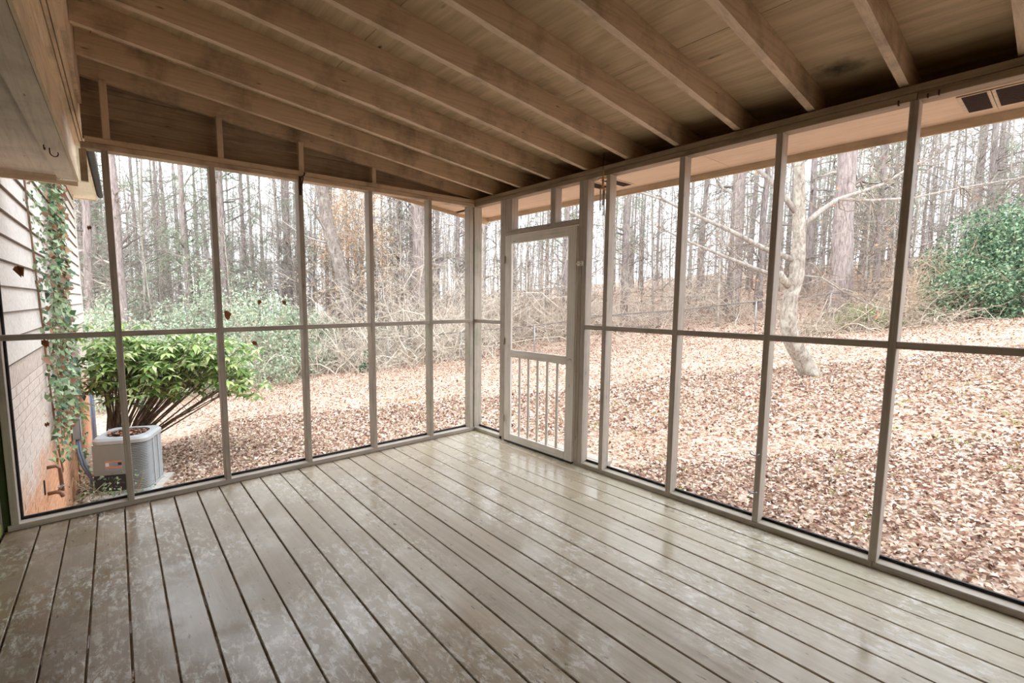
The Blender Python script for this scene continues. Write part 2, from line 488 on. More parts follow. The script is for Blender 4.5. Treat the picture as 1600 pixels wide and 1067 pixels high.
# ---- floor
floor = empty('floor', kind='structure')
seams = [-3.705, -3.556, -3.404, -3.251, -3.100, -2.948, -2.792, -2.638, -2.480, -2.325, -2.165, -2.004, -1.850, -1.690,
         -1.532, -1.373, -1.208, -1.050, -0.888, -0.726, -0.566, -0.405, -0.245, -0.086]
edges = [-3.875] + seams + [0.09]
for i in range(len(edges) - 1):
    a0, a1 = edges[i], edges[i + 1]
    g = 0.0035 if i % 3 else 0.005
    yb = 0.09
    sh = 0.025
    L0, L1 = a0 + (g if i else 0), a1 - g
    n0, n1 = L0 + sh * Y0, (L1 + sh * Y0 if i < len(edges) - 2 else 0.09)
    c, zt, zb = 0.003, -0.0005 * (i % 3), -0.032
    v = []
    for (xl, xr, y) in ((L0 - sh * -yb, L1 + sh * yb * (i < len(edges) - 2), yb), (n0, n1, Y0)):
        v += [(xl, y, zb), (xr, y, zb), (xr, y, zt - c), (xr - c, y, zt), (xl + c, y, zt), (xl, y, zt - c)]
    f = [(k, (k + 1) % 6, 6 + (k + 1) % 6, 6 + k) for k in range(6)] + [(5, 4, 3, 2, 1, 0), (6, 7, 8, 9, 10, 11)]
    mesh('floor_board', v, f, M['deck'], floor)
for k in range(13):
    box('joist', (-3.86, 0.04 - k * 0.406 - 0.019, -0.19), (0.07, 0.04 - k * 0.406 + 0.019, -0.034), M['roof_x'], floor, 0)
box('rim_board', (0.052, Y0, -0.235), (0.09, 0.09, -0.034), M['post_y'], floor)

box('light_block_skirt', (-3.86, 0.06, -1.5), (0.05, 0.089, -0.034), M['post_x'], floor)  # unseen boards added all round to keep light out from under the floor
box('light_block_skirt', (0.055, Y0, -1.5), (0.085, 0.05, -0.236), M['post_y'], floor)
box('light_block_skirt', (-3.86, Y0 - 0.03, -1.5), (0.05, Y0, -0.036), M['post_x'], floor)
# ---- gable screen wall (far wall)
ZP0, ZP1 = 2.498, 2.576
wb = empty('wall_back', kind='structure')
box('sill_plate', (-3.86, 0.0, 0.001), (0.0, 0.089, 0.039), M['post_x'], wb)
gposts = [(-3.824, 0.042), (-3.2085, 0.04), (-2.5615, 0.042), (-1.893, 0.042), (-1.243, 0.05), (-0.578, 0.055), (-0.045, 0.062)]
gx = [-3.824, -3.2085, -2.5615, -1.893, -1.243, -0.578, -0.043]
for i, x in enumerate(gx):
    w = 0.040 if i < 6 else 0.05
    top = 2.452 if i == 0 else ZP0
    m = M['post_z'] if i < 5 else M['mossy_z']
    box('post', (x - w / 2, 0.0, 0.039), (x + w / 2, 0.089, top), m, wb)
box('scribe_strip', (-3.886, 0.012, 0.001), (-3.8465, 0.088, 2.452), M['mortar_moss'], wb)
for i in range(6):
    w0, w1 = 0.020, (0.020 if i < 5 else 0.025)
    box('rail', (gx[i] + w0, 0.0, 1.236), (gx[i + 1] - w1, 0.04, 1.274), M['post_x'], wb)
box('top_plate', (-3.335, 0.0, ZP0), (0.0, 0.089, 2.5365), M['roof_x'], wb)
box('top_plate', (-3.31, 0.0, 2.5385), (-0.001, 0.089, ZP1), M['roof_x'], wb)
box('end_block', (-3.345, 0.05, 2.29), (-3.305, 0.088, 2.4975), M['roof_z'], wb)
def rb(x): return 2.588 - 0.1165 * x                     # underside of the rafters
for x, zt in ((-3.192, 2.962), (-2.495, 2.878), (-1.878, 2.811), (-1.203, 2.712)):
    box('gable_stud', (x - 0.021, 0.0, ZP1), (x + 0.021, 0.036, zt), M['roof_z'], wb)
zz = [ZP1, 2.741, 2.900, 3.06]
for k in range(3):
    a, b = zz[k] + 0.002, zz[k + 1] - 0.002
    def xa(z): return min(0.0, (2.60 - z) / 0.1165)      # where the roof slope meets this height
    top_r, bot_r = xa(b - 0.03), xa(a - 0.03)
    xl = -3.32
    if top_r <= xl: v2 = [(xl, a), (bot_r, a), (xl, rb(xl) + 0.06)]
    else: v2 = [(xl, a), (bot_r, a), (top_r, b), (xl, b)]
    n = len(v2)
    v = [(x, 0.092, z) for x, z in v2] + [(x, 0.107, z) for x, z in v2]
    mesh('gable_board', v, [tuple(range(n)), tuple(range(2 * n - 1, n - 1, -1))] + [(i, n + i, n + (i + 1) % n, (i + 1) % n) for i in range(n)], M['plate_x'], wb)
def screen_x(x0, x1, z0, z1, y=0.070):
    mesh('screen', [(x0, y, z0), (x1, y, z0), (x1, y, z1), (x0, y, z1)], [(0, 1, 2, 3)], M['screen'], wb)
    MB().box((x0, y + 0.003, z0), (x1, y + 0.018, z0 + 0.018), 0).build('screen_bead', M['black'], wb)
for i in range(6):
    x0, x1 = gx[i] + 0.021, gx[i + 1] - 0.021
    screen_x(x0, x1, 0.0395, 2.450 if i == 0 else ZP0 - 0.001)
box('screen_bead', (gx[0] + 0.021, 0.072, 0.058), (gx[0] + 0.036, 0.089, 2.45), M['black'], wb)

# ---- outer screen wall (right)
wr = empty('wall_right', kind='structure')
for a, b in ((-0.465, -0.001), (-3.553, -1.437), (Y0, -3.556)):
    box('sill_plate', (0.0, a, 0.001), (0.089, b, 0.039), M['mossy_y'] if b > -3 else M['post_y'], wr)
box('corner_post', (0.0, 0.001, 0.039), (0.107, 0.089, ZP0 - 0.001), M['mossy_z'], wr)
rposts = [(0.4265, 0.508), (1.436, 1.524), (1.7057, 1.7446), (2.3226, 2.3635), (2.9318, 2.968), (3.5347, 3.571), (4.14, 4.18), (4.75, 4.79), (5.20, 5.24)]
for i, (a, b) in enumerate(rposts):
    if i == 1:
        box('post', (0.0, -a - 0.042, 0.039), (0.089, -a, ZP0), M['post_z'], wr)
        box('post', (0.0, -b, 0.039), (0.089, -a - 0.0425, ZP0), M['post_z'], wr)
    else:
        box('post', (0.0, -b, 0.039 if i else 0.001), (0.089, -a, ZP0), M['post_z'], wr)
box('jack_stud', (0.0, -0.595, 2.185), (0.089, -0.5085, ZP0), M['post_z'], wr)
box('jack_stud', (0.0, -1.165, 2.185), (0.089, -1.105, ZP0), M['post_z'], wr)
box('door_header', (0.0, -1.4355, 2.140), (0.089, -0.5085, 2.184), M['post_y'], wr)
pr = [(-0.4265, 0.0)] + [(-rposts[i + 1][0], -rposts[i][1]) for i in range(1, len(rposts) - 1)]
for a, b in pr:
    box('rail', (0.0, a, 1.236), (0.04, b, 1.274), M['post_y'], wr)
box('top_plate', (0.0, -3.56, ZP0), (0.089, 0.0, 2.5365), M['plate_y'], wr)
box('top_plate', (0.0, Y0, ZP0), (0.089, -3.563, 2.5365), M['plate_y'], wr)
box('top_plate', (0.0, Y0, 2.5385), (0.089, 0.0, ZP1), M['plate_y'], wr)
def screen_y(a, b, z0, z1, x=0.070):
    mesh('screen', [(x, a, z0), (x, b, z0), (x, b, z1), (x, a, z1)], [(0, 1, 2, 3)], M['screen'], wr)
    MB().box((x + 0.003, a, z0), (x + 0.018, b, z0 + 0.018), 0).build('screen_bead', M['black'], wr)
for a, b in pr: screen_y(a, b, 0.0395, ZP0 - 0.001)
screen_y(-1.104, -0.596, 2.185, ZP0 - 0.001); screen_y(-1.435, -1.166, 2.185, ZP0 - 0.001)

# ---- screen door
door = empty('door_1', (0.0, -0.97, 0.0), kind='structure')
def dpart(name, lo, hi, m):
    return MB().box((lo[0], lo[1] + 0.97, lo[2]), (hi[0], hi[1] + 0.97, hi[2]), 0.003).build(name, m, door)
DX0, DX1 = -0.012, 0.018
dpart('stile', (DX0, -0.603, 0.022), (DX1, -0.514, 2.132), M['door_z'])
dpart('stile', (DX0, -1.428, 0.022), (DX1, -1.334, 2.132), M['door_z'])
dpart('top_rail', (DX0, -1.333, 2.048), (DX1, -0.604, 2.132), M['door_y'])
dpart('mid_rail', (DX0, -1.333, 0.907), (DX1, -0.604, 0.982), M['door_y'])
dpart('bottom_rail', (DX0, -1.333, 0.022), (DX1, -0.604, 0.098), M['door_y'])
for k in range(5):
    y = -0.724 - k * 0.1245
    dpart('slat', (0.0, y - 0.0135, 0.098), (0.016, y + 0.0135, 0.907), M['door_z'])
for z0, z1 in ((0.982, 2.048), (0.098, 0.907)):
    mesh('screen', [(0.012, y + 0.97, z) for y, z in ((-1.334, z0), (-0.603, z0), (-0.603, z1), (-1.334, z1))], [(0, 1, 2, 3)], M['screen'], door)
dpart('door_sweep', (-0.014, -1.425, 0.004), (0.016, -0.516, 0.021), M['black'])
for z in (1.898, 1.068, 0.252):
    h = MB().box((-0.020, -0.522 + 0.97, z - 0.035), (-0.0125, -0.498 + 0.97, z + 0.035), 0.001)
    h.tube([(-0.021, -0.511 + 0.97, z - 0.04), (-0.021, -0.511 + 0.97, z + 0.04)], 0.006, 8)
    tag(h.build('hinge', M['chrome'], door), 'small steel hinge')
lt = MB().box((-0.006, -1.50 + 0.97, 1.785), (-0.0005, -1.432 + 0.97, 1.825), 0.001)
lt.tube([(-0.016, -1.505 + 0.97, 1.805), (-0.016, -1.425 + 0.97, 1.805)], 0.006, 8)
lt.box((-0.018, -1.472 + 0.97, 1.79), (-0.005, -1.455 + 0.97, 1.82), 0.001)
tag(lt.build('barrel_bolt', M['chrome'], door), 'bright steel barrel bolt')
hk = MB().tube([(-0.012, -1.40 + 0.97, 0.955), (-0.03, -1.392 + 0.97, 0.97), (-0.038, -1.38 + 0.97, 0.965), (-0.03, -1.37 + 0.97, 0.955), (-0.012, -1.362 + 0.97, 0.95)], 0.004, 6)
hk.build('pull_handle', M['chrome'], door, True)

# ---- ceiling: sloping rafters and plywood deck
ceil = empty('ceiling', kind='structure')
RH_ = 0.14
def rafter(y, x0, x1, w=0.038):
    z0, z1 = rb(x0), rb(x1)
    a = 0.10
    # bird's-mouth: the lower end tapers up towards the plate
    v2 = [(x0, z0), (x1, z1), (x1, z1 + RH_), (x0, z0 + RH_)]
    v = [(x, y - w / 2, z) for x, z in v2] + [(x, y + w / 2, z) for x, z in v2]
    return mesh('rafter', v, [(3, 2, 1, 0), (4, 5, 6, 7), (0, 1, 5, 4), (1, 2, 6, 5), (2, 3, 7, 6), (3, 0, 4, 7)], M['roof_x'], ceil)
XL = -3.31
for k in range(13):
    y = -0.284 - 0.4025 * k
    rafter(y, XL + HS * y, 0.54)
rafter(0.062, XL, 0.54, 0.036)
rx = [0.585, -0.80, -2.02, -3.24, -3.42]
ry = [0.46, -1.08, -3.50, -5.4]
def ply(xa, xb, ya, yb):
    f = lambda x: rb(x) + RH_ + 0.001
    v2 = [(xa, f(xa)), (xb, f(xb)), (xb, f(xb) + 0.013), (xa, f(xa) + 0.013)]
    v = [(x, ya, z) for x, z in v2] + [(x, yb, z) for x, z in v2]
    mesh('plywood_panel', v, [(3, 2, 1, 0), (4, 5, 6, 7), (0, 1, 5, 4), (1, 2, 6, 5), (2, 3, 7, 6), (3, 0, 4, 7)], M['ply'], ceil)
for i in range(4):
    ys = ry if i % 2 == 0 else [0.46, -2.29, -4.71, -5.4]
    for j in range(len(ys) - 1):
        ply(rx[i + 1] + 0.002, rx[i] - 0.002, ys[j + 1] + 0.002, ys[j] - 0.002)
f = lambda x: rb(x) + RH_ + 0.015
mesh('roof_shingles', [(x, y, f(x) + dz) for dz in (0, 0.02) for x, y in ((-3.5, Y0 - 0.12), (0.60, Y0 - 0.12), (0.60, 0.48), (-3.5, 0.48))],
     [(0, 3, 2, 1), (4, 5, 6, 7), (0, 1, 5, 4), (1, 2, 6, 5), (2, 3, 7, 6), (3, 0, 4, 7)], M['ac_dark'], ceil)

# ---- outer eave: soffit, fascia, rake
eave = empty('trim_1', kind='structure')
box('soffit_board', (0.0895, -2.44, ZP0), (0.562, 0.44, ZP0 + 0.010), M['soffit'], eave, 0)
box('soffit_board', (0.0895, Y0, ZP0), (0.562, -2.443, ZP0 + 0.010), M['soffit'], eave, 0)
mesh('fascia_board', [(x, y, z) for y in (Y0, 0.455) for x, z in ((0.563, 2.448), (0.584, 2.448), (0.584, rb(0.584) + RH_), (0.563, rb(0.563) + RH_))],
     [(0, 3, 2, 1), (4, 5, 6, 7), (0, 1, 5, 4), (1, 2, 6, 5), (2, 3, 7, 6), (3, 0, 4, 7)], M['trim_y'], eave)
def slab_slope(name, x0, x1, y0, y1, f0, f1, m):
    v = [(x, y, z) for x in (x0, x1) for y in (y0, y1) for z in (f0(x), f1(x))]
    mesh(name, v, [(0, 1, 3, 2), (4, 6, 7, 5), (0, 4, 5, 1), (2, 3, 7, 6), (0, 2, 6, 4), (1, 5, 7, 3)], m, eave)
slab_slope('rake_fascia', -3.32, 0.584, 0.438, 0.458, lambda x: 2.482 - 0.121 * x, lambda x: rb(x) + RH_, M['trim_x'])
slab_slope('rake_soffit', -3.32, 0.06, 0.108, 0.437, lambda x: 2.522 - 0.121 * x, lambda x: 2.532 - 0.121 * x, M['soffit'])
def soffit_vent(y0, y1):
    e = MB().box((0.108, y0 - 0.018, ZP0 - 0.006), (0.430, y1 + 0.018, ZP0 - 0.0005), 0.002).build('vent_frame', M['trim_y'], eave)
    g = MB()
    g.box((0.122, y0, ZP0 - 0.008), (0.416, y1, ZP0 - 0.0062), 0)
    for k in range(14):
        x = 0.13 + k * 0.0212
        g.box((x, y0, ZP0 - 0.010), (x + 0.006, y1, ZP0 - 0.008), 0)
    g.build('vent_mesh', M['vent'], e)
soffit_vent(-3.79, -3.705); soffit_vent(-3.91, -3.82); soffit_vent(-1.665, -1.585); soffit_vent(-1.50, -1.40)

# ---- house eave inside the porch (left): soffit, stepped fascia boards
ev = empty('trim_2', kind='structure')
def along(name, xo0, xo1, z0, z1, y0, y1, m, parent, ch=0.003):
    """board running with the house; xo = offset of its x at y=0"""
    v = []
    for y in (y0, y1):
        v += [(xo0 + HS * y, y, z0), (xo1 + HS * y, y, z0), (xo1 + HS * y, y, z1), (xo0 + HS * y, y, z1)]
    return mesh(name, v, [(3, 2, 1, 0), (4, 5, 6, 7), (0, 1, 5, 4), (1, 2, 6, 5), (2, 3, 7, 6), (3, 0, 4, 7)], m, parent)
along('soffit_board', -3.885, -3.533, 2.474, 2.486, Y0, -1.25, M['soffit_grey'], ev)
along('soffit_board', -3.885, -3.533, 2.474, 2.486, -1.247, 0.93, M['soffit_grey'], ev)
along('soffit_board', -3.530, -3.4135, 2.452, 2.486, Y0, 0.94, M['soffit_grey'], ev)
along('drip_board', -3.411, -3.397, 2.449, 2.562, Y0, 0.955, M['trim_y'], ev)
along('fascia_board', -3.411, -3.403, 2.568, 2.726, Y0, 0.95, M['trim_y'], ev)
along('fascia_board', -3.411, -3.374, 2.7315, 2.78, Y0, 0.95, M['trim_y'], ev)
along('fascia_board', -3.369, -3.354, 2.736, 2.79, Y0, 0.95, M['roof_y'], ev)
along('fascia_board', -3.349, -3.336, 2.740, 2.80, Y0, 0.95, M['trim_y'], ev)
along('ledger', -3.350, -3.312, 2.801, 3.14, Y0, 0.10, M['roof_y'], ev)
along('filler_board', -3.412, -3.312, 2.801, 3.30, 0.101, 0.9, M['roof_y'], ev)
box('end_trim', (-3.502, 0.956, 2.412), (-3.372, 0.975, 2.451), M['trim_x'], ev)
v = box('end_trim', (-3.845, 0.935, 2.412), (-3.503, 0.965, 2.50), M['trim_x'], ev)

# ---- house wall (left)
wl = empty('wall_left', kind='structure')
YE = 8.62
along('wall_core', -4.08, -3.884, -1.6, 3.62, 0.0, YE, M['mortar'], wl)
along('wall_core', -4.08, -3.900, -0.6, 3.0, Y0, -0.001, M['mortar_moss'], wl)
zs = 1.02
k = 0
while zs < 3.6:
    z1 = min(zs + 0.19, 3.6)
    cuts = [0.02, 3.66, 7.3, YE - 0.1] if k % 2 else [0.02, 1.84, 5.5, YE - 0.1]
    for a, b in zip(cuts[:-1], cuts[1:]):
        v = []
        for y in (a + 0.001, b - 0.001):
            v += [(hx(y, -0.006), y, zs), (hx(y, 0.024), y, zs), (hx(y, 0.004), y, z1 + 0.006), (hx(y, -0.006), y, z1 + 0.012)]
        mesh('siding_board', v, [(3, 2, 1, 0), (4, 5, 6, 7), (0, 1, 5, 4), (1, 2, 6, 5), (2, 3, 7, 6), (3, 0, 4, 7)], M['siding'], wl)
    zs += 0.19; k += 1
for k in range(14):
    along('lap_shadow_edge', -3.879, -3.8545, 1.018 + 0.19 * k, 1.027 + 0.19 * k, 0.02, YE - 0.1, M['edge'], wl)  # dark strip stands in for each course's lap shadow, plus edge stain
along('corner_board', -3.885, -3.848, 1.02, 3.6, YE - 0.099, YE + 0.02, M['siding'], wl)
# bricks: soldier course, then running bond; near ones single, the rest joined
brick_me = {}
def brick_box(mb, y, z, l, h, off=0.0, o0=-0.03, o1=0.0):
    c = 0.003
    v = []
    for yy in (y, y + l):
        e = c if yy == y else -c
        v += [(hx(yy, o0), yy, z), (hx(yy, o1 + off - c), yy, z), (hx(yy + e, o1 + off), yy + e, z + c), (hx(yy + e, o1 + off), yy + e, z + h - c), (hx(yy, o1 + off - c), yy, z + h), (hx(yy, o0), yy, z + h)]
    mb.add(v, [(5, 4, 3, 2, 1, 0), (6, 7, 8, 9, 10, 11)] + [(i, (i + 1) % 6, 6 + (i + 1) % 6, 6 + i) for i in range(6)])
rest = MB()
n_single = 0
for j in range(125):
    y = 0.03 + j * 0.068
    if y + 0.06 > YE: break
    brick_box(rest, y, 0.832, 0.058, 0.184)
row = 0
z = 0.832 - 0.081
while z > -1.5:
    y = 0.03 - (0.108 if row % 2 else 0)
    while y < YE - 0.05:
        a, b = max(y, 0.03), min(y + 0.208, YE)
        if b - a > 0.03:
            if y < 2.35 and n_single < 285 and z > -1.15:
                mb = MB(); brick_box(mb, a, z, b - a, 0.0735, random.uniform(-0.002, 0.001)); mb.build('brick', M['brick'], wl); n_single += 1
            else:
                brick_box(rest, a, z, b - a, 0.0735, random.uniform(-0.002, 0.001))
        y += 0.216
    z -= 0.081; row += 1
tag(rest.build('brickwork', M['brick'], wl), kind='stuff')
for r in range(11):
    z = 0.003 + r * 0.081
    y = -0.02
    y -= 0.108 if r % 2 else 0.0
    for q in range(5):
        a, b = y - 0.208, y
        mb = MB(); brick_box(mb, a, z, b - a, 0.0735, 0.0, -0.05, -0.004); mb.build('brick', M['brick_moss'], wl)
        y -= 0.216
# house window
w1 = empty('window_1', (hx(5.0), 5.0, 2.6), kind='structure')
def wpart(name, y0, y1, z0, z1, o0, o1, m, par):
    v = []
    for y in (y0, y1):
        v += [(HS * (y - 5) + o0, y - 5, z0 - 2.6), (HS * (y - 5) + o1, y - 5, z0 - 2.6), (HS * (y - 5) + o1, y - 5, z1 - 2.6), (HS * (y - 5) + o0, y - 5, z1 - 2.6)]
    return mesh(name, v, [(3, 2, 1, 0), (4, 5, 6, 7), (0, 1, 5, 4), (1, 2, 6, 5), (2, 3, 7, 6), (3, 0, 4, 7)], m, par)
for y0, y1, z0, z1 in ((4.5, 4.58, 2.0, 3.3), (5.4, 5.48, 2.0, 3.3), (4.5, 5.48, 3.301, 3.38), (4.48, 5.5, 1.93, 1.999)):
    wpart('window_frame', y0, y1, z0, z1, 0.012, 0.045, M['white'], w1)
wpart('meeting_rail', 4.581, 5.399, 2.63, 2.68, 0.018, 0.035, M['white'], w1)
wpart('pane', 4.581, 5.399, 2.681, 3.30, 0.014, 0.020, M['glass_dark'], w1)
wpart('pane', 4.581, 5.399, 2.0, 2.629, 0.014, 0.020, M['glass_dark'], w1)
# main eave beyond the porch
e3 = empty('trim_3', kind='structure')
along('soffit_board', -3.89, -3.50, 3.602, 3.614, 0.5, 8.95, M['cream_soffit'], e3)
along('fascia_board', -3.499, -3.479, 3.585, 3.76, 0.5, 8.97, M['trim_y'], e3)
along('end_fascia', -3.89, -3.500, 3.585, 3.76, 8.951, 8.97, M['trim_y'], e3)
g = MB()
for y0, y1 in ((0.5, 9.0),):
    g.tube([(-3.425 + HS * y0, y0, 3.70), (-3.425 + HS * y1, y1, 3.70)], 0.052, 8)
g.build('gutter', M['ac_dark'], e3, True)
along('roof_edge', -4.2, -3.43, 3.762, 3.80, 0.5, 9.0, M['ac_dark'], e3)

# ---- unseen wall added behind the photographer, dark to dim the porch inside
wf = empty('wall_front_blocker', kind='structure')
box('wall_core', (-4.10, Y0 - 0.15, -0.6), (0.089, Y0 - 0.012, 3.14), M['mortar_moss'], wf)
zs = 0.04
while zs < 3.0:
    v = [(x, y, z) for x in (-3.95, 0.0) for y, z in ((Y0 - 0.011, zs), (Y0 + 0.013, zs), (Y0 + 0.001, zs + 0.194), (Y0 - 0.011, zs + 0.194))]
    mesh('siding_board', v, [(3, 2, 1, 0), (4, 5, 6, 7), (0, 1, 5, 4), (1, 2, 6, 5), (2, 3, 7, 6), (3, 0, 4, 7)], M['plate_x'], wf)
    zs += 0.19

# ---- ground
def build_ground():
    xs = np.concatenate([np.linspace(-40, -6, 24), np.linspace(-5.6, 26, 110), np.linspace(27, 95, 40)])
    ys = np.concatenate([np.linspace(-40, -9, 22), np.linspace(-8.6, 22, 108), np.linspace(23, 95, 44)])
    X, Y = np.meshgrid(xs, ys, indexing='ij')
    Z = ground_z(X, Y) + rng.normal(0, 0.012, X.shape)
    V = np.stack([X, Y, Z], -1).reshape(-1, 3)
    n, m = X.shape
    i = np.arange(n * m).reshape(n, m)
    F = np.stack([i[:-1, :-1], i[1:, :-1], i[1:, 1:], i[:-1, 1:]], -1).reshape(-1, 4)
    o = np_mesh('ground', V, F, M['ground'], smooth=True)
    o['kind'] = 'structure'
build_ground()

# ================================================================== THINGS BESIDE THE HOUSE
# ---- air conditioner
def rrect(w, r, n=5):
    pts = []
    for cx, cy, a0 in ((w - r, w - r, 0), (-w + r, w - r, 90), (-w + r, -w + r, 180), (w - r, -w + r, 270)):
        for k in range(n + 1):
            a = math.radians(a0 + 90 * k / n); pts.append((cx + r * math.cos(a), cy + r * math.sin(a)))
    return pts
def loft(rings, close_top=True, close_bot=True):
    n = len(rings[0]); v = [p for r in rings for p in r]; f = []
    for i in range(len(rings) - 1):
        for k in range(n): f.append((i * n + k, i * n + (k + 1) % n, (i + 1) * n + (k + 1) % n, (i + 1) * n + k))
    if close_bot: f.append(tuple(range(n - 1, -1, -1)))
    if close_top: f.append(tuple(range((len(rings) - 1) * n, len(rings) * n)))
    return v, f
ACX, ACY = -3.08, 3.98
acz = float(ground_z(ACX, ACY))
pad = MB().box((-0.42, -0.42, -0.12), (0.42, 0.42, 0.055), 0.012).build('concrete_pad', M['concrete'])
pad.location = (ACX, ACY, acz); pad.rotation_euler = (0, 0, math.radians(-22))
tag(pad, 'pale square concrete slab under the grey air conditioner', 'slab')
ac = empty('air_conditioner', (ACX, ACY, acz + 0.056), None, 'grey louvred air conditioner with a leaf-filled top beside the brick wall', 'air conditioner')
ac.rotation_euler = (0, 0, math.radians(-22))
HW = 0.325
o = rrect(HW - 0.03, 0.09)
v, f = loft([[(x, y, z) for x, y in o] for z in (0.0, 0.72)])
mesh('core', v, f, M['ac_dark'], ac)
o = rrect(HW, 0.10)
v, f = loft([[(x, y, z) for x, y in o] for z in (0.0, 0.045)]); mesh('base_pan', v, f, M['ac_grey'], ac)
sl = MB()
for k in range(27):
    z = 0.06 + k * 0.0235
    o1, o2 = rrect(HW, 0.10, 4), rrect(HW - 0.022, 0.085, 4)
    v, f = loft([[(x, y, z) for x, y in o1], [(x, y, z + 0.005) for x, y in o1], [(x, y, z + 0.012) for x, y in o2]], False, True)
    sl.add(v, f)
tag(sl.build('louvre', M['ac_grey'], ac), kind='stuff')
for sx_, sy_ in ((1, 0), (-1, 0), (0, 1), (0, -1)):
    for t_ in (-0.085, 0.10):
        a = (sx_ * (HW + 0.002) + (0 if sx_ else t_), sy_ * (HW + 0.002) + (0 if sy_ else t_))
        MB().box((a[0] - (0.005 if sx_ else 0.016), a[1] - (0.005 if sy_ else 0.016), 0.045), (a[0] + (0.005 if sx_ else 0.016), a[1] + (0.005 if sy_ else 0.016), 0.70), 0.002).build('louvre_bar', M['ac_grey'], ac)
o1, o2, o3 = rrect(HW + 0.012, 0.12, 6), rrect(HW - 0.02, 0.10, 6), rrect(0.245, 0.20, 6)
v, f = loft([[(x, y, 0.70) for x, y in o1], [(x, y, 0.745) for x, y in o1], [(x, y, 0.775) for x, y in o2], [(x, y, 0.775) for x, y in o3], [(x, y, 0.72) for x, y in o3]], True, True)
mesh('top_cap', v, f, M['ac_grey'], ac)
gr = MB()
for r_ in np.linspace(0.03, 0.235, 9):
    gr.tube([(r_ * math.cos(a), r_ * math.sin(a), 0.762) for a in np.linspace(0, 2 * math.pi, 25)], 0.003, 4, False)
for a in np.linspace(0, math.pi, 5)[:-1]:
    gr.tube([(-0.245 * math.cos(a), -0.245 * math.sin(a), 0.758), (0.245 * math.cos(a), 0.245 * math.sin(a), 0.758)], 0.004, 4)
gr.build('fan_guard', M['ac_dark'], ac)
pn = MB().box((-HW - 0.018, -HW + 0.05, 0.26), (-HW + 0.06, 0.20, 0.695), 0.012)
# the control panel wraps the corner nearest the wall
panel = MB().box((-0.31, -HW - 0.016, 0.28), (0.075, -HW + 0.01, 0.695), 0.012).build('control_panel', M['ac_panel'], ac)
MB().box((-0.175, -HW - 0.0185, 0.335), (0.03, -HW - 0.0165, 0.475), 0).build('warning_label', M['label'], panel)
MB().box((-0.17, -HW - 0.0195, 0.455), (0.025, -HW - 0.0186, 0.472), 0).build('label_stripe', M['orange'], panel)
MB().box((-0.17, -HW - 0.0195, 0.375), (0.025, -HW - 0.0186, 0.392), 0).build('label_stripe', M['orange'], panel)
MB().box((-0.165, -HW - 0.0195, 0.40), (-0.125, -HW - 0.0186, 0.45), 0).build('label_square', M['white'], panel)
MB().box((-0.02, -HW - 0.0195, 0.41), (0.022, -HW - 0.0186, 0.448), 0).build('label_square', M['ac_dark'], panel)
MB().box((-0.31, -HW - 0.012, 0.05), (0.075, -HW + 0.01, 0.279), 0.004).build('service_opening', M['ac_dark'], ac)
MB().box((0.085, -HW - 0.012, 0.045), (0.11, -HW + 0.008, 0.70), 0.003).build('louvre_bar', M['ac_grey'], ac)

# ---- electrical box, conduit, spigot and pipe on the wall
eb = empty('disconnect_box', (hx(4.6, 0.05), 4.6, -0.36), None, 'grey electrical disconnect box on the brick above the conduit', 'electrical box')
MB().box((-0.045, -0.09, -0.14), (0.05, 0.09, 0.15), 0.008).build('box_body', M['galv'], eb)
MB().box((0.0505, -0.095, -0.145), (0.062, 0.095, 0.158), 0.004).build('box_cover', M['ac_grey'], eb)
cdt = MB().tube([(-3.66, 4.56, -0.51), (-3.655, 4.42, -0.66), (-3.61, 4.22, -0.83), (-3.52, 4.03, -0.97), (-3.45, 3.92, -1.0), (-3.38, 3.85, -0.97)], 0.02, 8)
cdt.tube([(-3.64, 4.54, -0.51), (-3.625, 4.40, -0.66), (-3.575, 4.20, -0.82), (-3.525, 4.04, -0.95), (-3.53, 3.98, -1.08), (-3.56, 3.93, -1.22), (-3.6, 3.88, -1.27)], 0.016, 8)
tag(cdt.build('conduit', M['conduit'], None, True), 'pair of grey flexible conduits running from wall box to air conditioner', 'conduit')
SY = 1.92
sp = empty('spigot', (hx(SY), SY, -0.40), None, 'weathered brass garden spigot low on the orange brick', 'tap')
MB().tube([(-0.01, 0, 0), (0.06, 0, 0.005), (0.10, -0.03, 0.0), (0.115, -0.05, -0.04)], [0.02, 0.018, 0.02, 0.017], 10).build('tap_body', M['copper'], sp, True)
MB().tube([(0.075, 0, 0.005), (0.105, 0.02, 0.045)], [0.012, 0.008], 8).build('tap_stem', M['copper'], sp, True)
MB().tube([(0.105 + 0.026 * math.cos(a), 0.02 + 0.026 * math.sin(a), 0.05 + 0.01 * math.cos(a)) for a in np.linspace(0, 2 * math.pi, 13)], 0.006, 6).build('tap_handle', M['galv'], sp, True)
op = MB().tube([(hx(2.02) - 0.01, 2.02, -0.165), (hx(2.02, 0.07), 2.02, -0.16), (hx(2.02, 0.095), 2.025, -0.19), (hx(2.02, 0.10), 2.04, -0.43)], 0.017, 10)
tag(op.build('overflow_pipe', M['copper'], None, True), 'bent copper overflow pipe coming out of brick above the spigot', 'pipe')
bp = MB().box((hx(1.72, 0.002), 1.71, -0.34), (hx(1.72, 0.012), 1.735, -0.20), 0.002)
tag(bp.build('brick_plate', M['rust']), 'small rusty strip fixed to the brick left of the bent pipe', 'metal strip')
hz = float(ground_z(-3.45, 3.0))
blk = MB().tube([(-3.72, 3.2, hz + 0.06), (-3.55, 3.12, hz + 0.10), (-3.35, 3.15, hz + 0.09), (-3.15, 3.25, hz + 0.07), (-3.0, 3.4, hz + 0.05)], 0.05, 10)
tag(blk.build('drain_hose', M['black'], None, True), 'black corrugated drain hose lying by the foot of the wall', 'hose')
